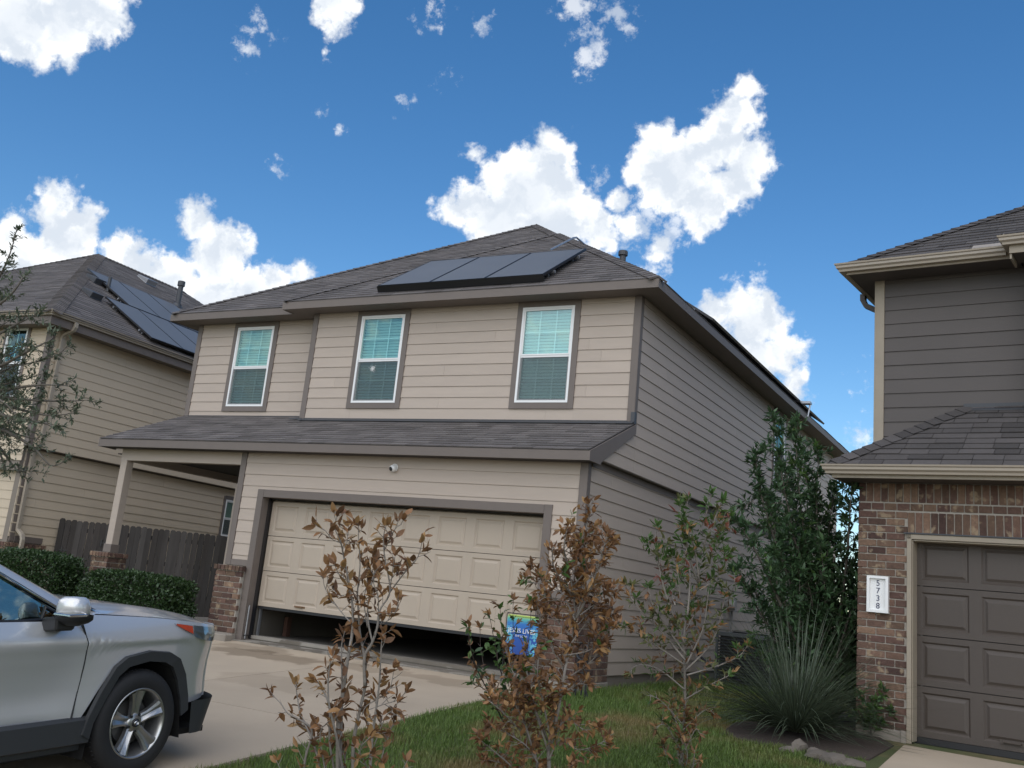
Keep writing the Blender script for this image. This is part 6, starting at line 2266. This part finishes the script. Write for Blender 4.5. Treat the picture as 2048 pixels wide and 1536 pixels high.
g1 = lawn('lawn_grass', (5.0, 9.4, -9.5, 0.0), 150000, 11, 0.028, 0.075, m_grass, bad)
tag(g1, 'short lawn grass with straw-coloured dry patches', None, None, 'stuff')
g2 = lawn('lawn_grass', (5.4, 9.4, 0.0, 7.0), 45000, 12, 0.05, 0.12, m_grass, bad)
tag(g2, 'longer grass along the side of the taupe house', None, None, 'stuff')
g3 = lawn('lawn_grass', (-9.0, -0.8, -6.0, -1.0), 30000, 13, 0.03, 0.08, m_grass, lambda x, y: x > -0.8)
tag(g3, 'lawn grass left of the driveway', None, None, 'stuff')


# ================================================================== planted bed, stones, gravel
m_mulch = mat('mulch', (0.050, 0.036, 0.028), 0.95, namt=0.5, nscale=30, bump=1.0, bscale=70)
mb = MB()
for bed in ([(7.75, -1.35), (8.5, -1.62), (9.2, -1.40), (9.28, -0.35), (9.1, 0.0), (7.6, 0.0)], [(7.6, 0.0), (9.1, 0.0), (9.0, 0.6), (8.85, 2.8), (7.9, 2.9)]):
    mb.prism([(x, y, zg(y) + 0.015) for x, y in bed], (0, 0, -0.06))
tag(mb.build('planting_bed', m_mulch), 'dark mulch bed along the side of the dark house', None, None, 'structure')
m_stone = mat('border_stone', (0.135, 0.115, 0.095), 0.9, var=0.2, namt=0.3, nscale=9, bump=0.6, bscale=40)
edge = empty('stone_edging', (8.4, -1.5, zg(-1.5)), 0, 'row of rough border stones in front of the arching grass clump', 'stone edging')
edge.matrix_world = Matrix.Translation((8.4, -1.5, zg(-1.5)))
rnd = random.Random(9)
for px, py, w, h, dp in ((1600, 1478, 0.16, 0.10, 9.75), (1578, 1490, 0.18, 0.05, 9.7), (1640, 1502, 0.22, 0.08, 9.4), (1668, 1516, 0.24, 0.09, 9.25), (1700, 1526, 0.22, 0.07, 9.2), (1628, 1488, 0.14, 0.07, 9.6), (1590, 1484, 0.1, 0.06, 9.7)):
    bm = bmesh.new()
    bmesh.ops.create_icosphere(bm, subdivisions=2, radius=0.5)
    for v in bm.verts:
        v.co = Vector((v.co.x * w * 1.3, v.co.y * w, v.co.z * h * 1.6)) * (1 + 0.25 * noise.noise(v.co * 3 + Vector((px, 0, 0))))
    me = bpy.data.meshes.new('stone'); bm.to_mesh(me); bm.free(); me.materials.append(m_stone)
    o = bpy.data.objects.new('stone', me); COL.objects.link(o); o.parent = edge
    q = at(px, py, dp)
    q.z = zg(q.y) + h * 0.45
    o.matrix_local = Matrix.Translation(q - Vector((8.4, -1.5, zg(-1.5)))) @ Matrix.Rotation(rnd.uniform(0, 3), 4, 'Z')
# white gravel and the kerb block by the left pier
m_gravel = mat('white_gravel', (0.55, 0.53, 0.50), 0.9, var=0.25)
mb = MB()
for i in range(420):
    x, y = rnd.uniform(-1.7, -0.32), rnd.uniform(-0.75, -0.18)
    r = rnd.uniform(0.010, 0.026)
    z = zg(y) + 0.012
    q = [Vector((x, y, z)) + Vector((math.cos(a) * r * rnd.uniform(.7, 1.2), math.sin(a) * r * rnd.uniform(.7, 1.2), rnd.uniform(-.3, .3) * r)) for a in (0, 1.26, 2.5, 3.8, 5.0)]
    t_ = Vector((x, y, z + r * 0.9)); b_ = Vector((x, y, z - r * .8))
    mb.add(q + [t_, b_], [(k, (k + 1) % 5, 5) for k in range(5)] + [((k + 1) % 5, k, 6) for k in range(5)])
tag(mb.build('gravel', m_gravel), 'white gravel in the flower bed by the porch', None, None, 'stuff')
mb = MB(); mb.box(-0.40, -0.02, -0.36, -0.20, zg(-.3), zg(-.3) + 0.115)
tag(mb.build('concrete_block', m_found, bevel=0.012), 'pale concrete kerb block at the foot of the brick pier left of the garage', 'kerb block')
fl = empty('flower', (-0.55, -0.40, zg(-.4)), 0, 'small pink flower beside the concrete block left of the garage', 'flower')
m_pink = mat('pink_petal', (0.55, 0.16, 0.22), 0.6)
mb = MB(); mb.tube([(0, 0, 0), (0.01, 0, 0.10), (0.0, 0.0, 0.21)], [0.004, 0.003, 0.003], 5); mb.build('stem', m_green, fl)
for k in range(5):
    a = k * 1.2566
    mb = MB(); c = Vector((0, 0, 0.215)); d = Vector((math.cos(a), -0.4, math.sin(a))).normalized(); s = d.cross(Vector((0, -1, 0.2))).normalized()
    mb.prism([c, c + d * .02 + s * .013, c + d * .036, c + d * .02 - s * .013], (0, -0.003, 0)); mb.build('petal', m_pink, fl)
mb = MB()
for k in range(8):
    a = k * .8; d = Vector((math.cos(a), math.sin(a), .5)).normalized(); s = d.cross(Vector((0, 0, 1))).normalized()
    mb.prism([(0, 0, .02), tuple(d * .05 + s * .02), tuple(d * .10), tuple(d * .05 - s * .02)], (0, 0, .002))
mb.build('leaf', m_green, fl)

# ================================================================== security camera
sc_ = empty('security_camera', (2.41, -0.012, 2.614), 0, 'white dome security camera on the siding above the garage door', 'security camera')
mb = MB(); mb.lathe([(0.0, 0.0), (0.055, 0.0), (0.058, 0.025), (0.052, 0.035), (0.0, 0.035)], (0, 0.0, 0), (0.15, -1, 0.0), 24)
mb.build('base', m_white, sc_, smooth=False)
mb = MB(); mb.lathe([(0.0, 0.075), (0.022, 0.073), (0.043, 0.060), (0.052, 0.035), (0.053, 0.01)], (0.0, -0.022, -0.004), (-0.25, -0.9, -0.35), 24)
mb.build('dome', m_white, sc_, smooth=True)
mb = MB(); mb.lathe([(0.0, 0.082), (0.026, 0.079), (0.034, 0.070)], (0.0, -0.022, -0.004), (-0.25, -0.9, -0.35), 20)
mb.build('lens', m_black, sc_, smooth=True)

# ================================================================== garden flag
fx_, fy_ = 4.86, -0.45
gf = empty('garden_flag', (fx_, fy_, zg(fy_)), 0, 'blue garden flag with white lettering on a thin black stand by the garage corner', 'garden flag')
gz = -zg(fy_)
mb = MB()
mb.tube([(-0.16, 0, -0.05), (-0.16, 0, gz + 0.76), (-0.155, 0, gz + .775), (0.31, 0, gz + 0.775)], 0.006, 6)
mb.tube([(-0.16, 0, 0.12), (-0.05, 0, 0.12), (-0.05, 0, -0.02)], 0.006, 6)
mb.build('stand', m_black, gf)
m_flag = bpy.data.materials.new('flag_print')
m_flag.use_nodes = True
t = m_flag.node_tree; b = t.nodes['Principled BSDF']; b.inputs['Roughness'].default_value = 0.75
tcn = t.nodes.new('ShaderNodeTexCoord'); sx = t.nodes.new('ShaderNodeSeparateXYZ'); t.links.new(tcn.outputs['Object'], sx.inputs[0])
mr = t.nodes.new('ShaderNodeMapRange'); mr.inputs[1].default_value = gz + 0.27; mr.inputs[2].default_value = gz + 0.75
t.links.new(sx.outputs['Z'], mr.inputs[0])
cr = t.nodes.new('ShaderNodeValToRGB')
cr.color_ramp.elements[0].position = 0.0; cr.color_ramp.elements[0].color = (0.02, 0.06, 0.26, 1)
cr.color_ramp.elements[1].position = 1.0; cr.color_ramp.elements[1].color = (0.42, 0.55, 0.12, 1)
for p_, c_ in ((0.5, (0.02, 0.09, 0.36)), (0.80, (0.03, 0.16, 0.46)), (0.92, (0.10, 0.42, 0.38))):
    e = cr.color_ramp.elements.new(p_); e.color = (*c_, 1)
t.links.new(mr.outputs[0], cr.inputs[0])
vo = t.nodes.new('ShaderNodeTexVoronoi'); vo.inputs['Scale'].default_value = 38
t.links.new(tcn.outputs['Object'], vo.inputs['Vector'])
ab = t.nodes.new('ShaderNodeMath'); ab.operation = 'ABSOLUTE'; 
sh_ = t.nodes.new('ShaderNodeMath'); sh_.operation = 'SUBTRACT'; sh_.inputs[1].default_value = 0.07; t.links.new(sx.outputs['X'], sh_.inputs[0]); t.links.new(sh_.outputs[0], ab.inputs[0])
e1 = t.nodes.new('ShaderNodeMapRange'); e1.inputs[1].default_value = 0.095; e1.inputs[2].default_value = 0.15; t.links.new(ab.outputs[0], e1.inputs[0])
lowz = t.nodes.new('ShaderNodeMapRange'); lowz.inputs[1].default_value = gz + 0.66; lowz.inputs[2].default_value = gz + 0.58; t.links.new(sx.outputs['Z'], lowz.inputs[0])
mu = t.nodes.new('ShaderNodeMath'); mu.operation = 'MULTIPLY'; t.links.new(e1.outputs[0], mu.inputs[0]); t.links.new(lowz.outputs[0], mu.inputs[1])
th_ = t.nodes.new('ShaderNodeMath'); th_.operation = 'LESS_THAN'; th_.inputs[1].default_value = 0.62; t.links.new(vo.outputs['Distance'], th_.inputs[0])
mu2 = t.nodes.new('ShaderNodeMath'); mu2.operation = 'MULTIPLY'; t.links.new(mu.outputs[0], mu2.inputs[0]); t.links.new(th_.outputs[0], mu2.inputs[1])
mxf = t.nodes.new('ShaderNodeMix'); mxf.data_type = 'RGBA'; t.links.new(mu2.outputs[0], mxf.inputs[0]); t.links.new(cr.outputs[0], mxf.inputs[6]); mxf.inputs[7].default_value = (0.12, 0.42, 0.55, 1)
t.links.new(mxf.outputs[2], b.inputs['Base Color'])
mb = MB()
rows = []
for i in range(11):
    z = gz + 0.745 - 0.46 * i / 10
    rows.append([(-0.15 + 0.44 * j / 10, 0.008 * math.sin(j * 0.9 + i * 0.25) * (i / 10), z) for j in range(11)])
mb.grid(rows); mb.grid([[(x, y + 0.004, z) for x, y, z in r] for r in rows], flip=True)
bn = mb.build('banner', m_flag, gf, smooth=True)
mb = MB(); mb.tube([(-0.13, 0, gz + .75), (0.29, 0, gz + .75)], 0.010, 8); mb.build('sleeve', m_flag, gf)
m_letter = mat('flag_letter', (0.75, 0.77, 0.80), 0.7)
for txt, size, z in (('JESUS LIVES', 0.078, gz + 0.545), ('THE LORD', 0.036, gz + 0.495)):
    glyph(txt, size, m_letter, 'lettering', bn, Matrix.Translation((0.07, -0.013, z)) @ RX, 0.001)

# ================================================================== black metal stand by the right pier
ps = empty('metal_stand', (5.78, -0.42, zg(-.42)), 0, 'black metal stand beside the brick pier behind the dense brown shrub', 'metal stand')
mb = MB()
for x in (-0.075, 0.0, 0.05):
    mb.tube([(x, 0, 0), (x, 0, 0.62 + x)], 0.011, 6)
mb.tube([(-0.075, 0, 0.30), (0.05, 0, 0.30)], 0.009, 6); mb.tube([(-0.12, 0, 0.02), (-0.075, 0, 0.12)], 0.009, 6); mb.tube([(0.10, 0, 0.0), (0.05, 0, 0.12)], 0.009, 6)
mb.build('frame', m_black, ps)
mb = MB()
pts = [(0.0 + math.cos(a) * 0.07 * (1 + a * .004), -0.03 - 0.002 * a, 0.55 + math.sin(a) * 0.10) for a in [i * PI / 8 for i in range(64)]]
mb.tube(pts, 0.009, 6); mb.build('coil', m_black, ps)

# ================================================================== air conditioner
ac = empty('air_conditioner', (6.30, 5.15, -0.1), 0, 'dark louvred air conditioner unit on the ground by the side wall, behind the arching grass', 'air conditioner')
m_ac = mat('ac_dark', (0.022, 0.026, 0.032), 0.45, namt=0.1)
mb = MB(); mb.box(-0.38, 0.42, -0.38, 0.42, 0.05, 0.80); mb.build('core', m_black, ac)
mb = MB()
for i in range(15):
    z = 0.10 + i * 0.047
    for (x0, x1, y0, y1, o) in ((-0.40, 0.44, -0.40, -0.40, (0, -0.03, -0.012)), (-0.40, -0.40, -0.40, 0.44, (-0.03, 0, -0.012)), (0.44, 0.44, -0.40, 0.44, (0.03, 0, -0.012))):
        mb.prism([(x0, y0, z), (x1, y1, z), (x1, y1, z + 0.012), (x0, y0, z + 0.012)], o)
mb.build('louvre', m_ac, ac)
mb = MB(); mb.box(-0.435, 0.475, -0.435, 0.475, 0.80, 0.865); mb.box(-0.43, 0.47, -0.43, 0.47, 0.0, 0.06)
for x, y in ((-0.42, -0.42), (0.46, -0.42), (-0.42, 0.46), (0.46, 0.46)):
    mb.box(x - .02, x + .02, y - .02, y + .02, 0.06, 0.80)
mb.build('casing', mat('ac_casing', (0.06, 0.07, 0.078), 0.4, namt=.15), ac, bevel=0.006)
mb = MB(); mb.lathe([(0.30, 0.0), (0.30, 0.02), (0.0, 0.03)], (0.02, 0.02, 0.865), (0, 0, 1), 24); mb.build('fan_guard', m_black, ac)
mb = MB(); mb.tube([(-0.42, -0.2, 0.25), (-0.55, -0.25, 0.28), (-0.75, -0.3, 0.45), (-0.82, -0.3, 0.62)], 0.022, 8); mb.build('refrigerant_line', m_black, ac)
mb = MB(); mb.box(-0.55, 0.60, -0.55, 0.60, -0.02, 0.02); mb.build('pad', m_found, ac)
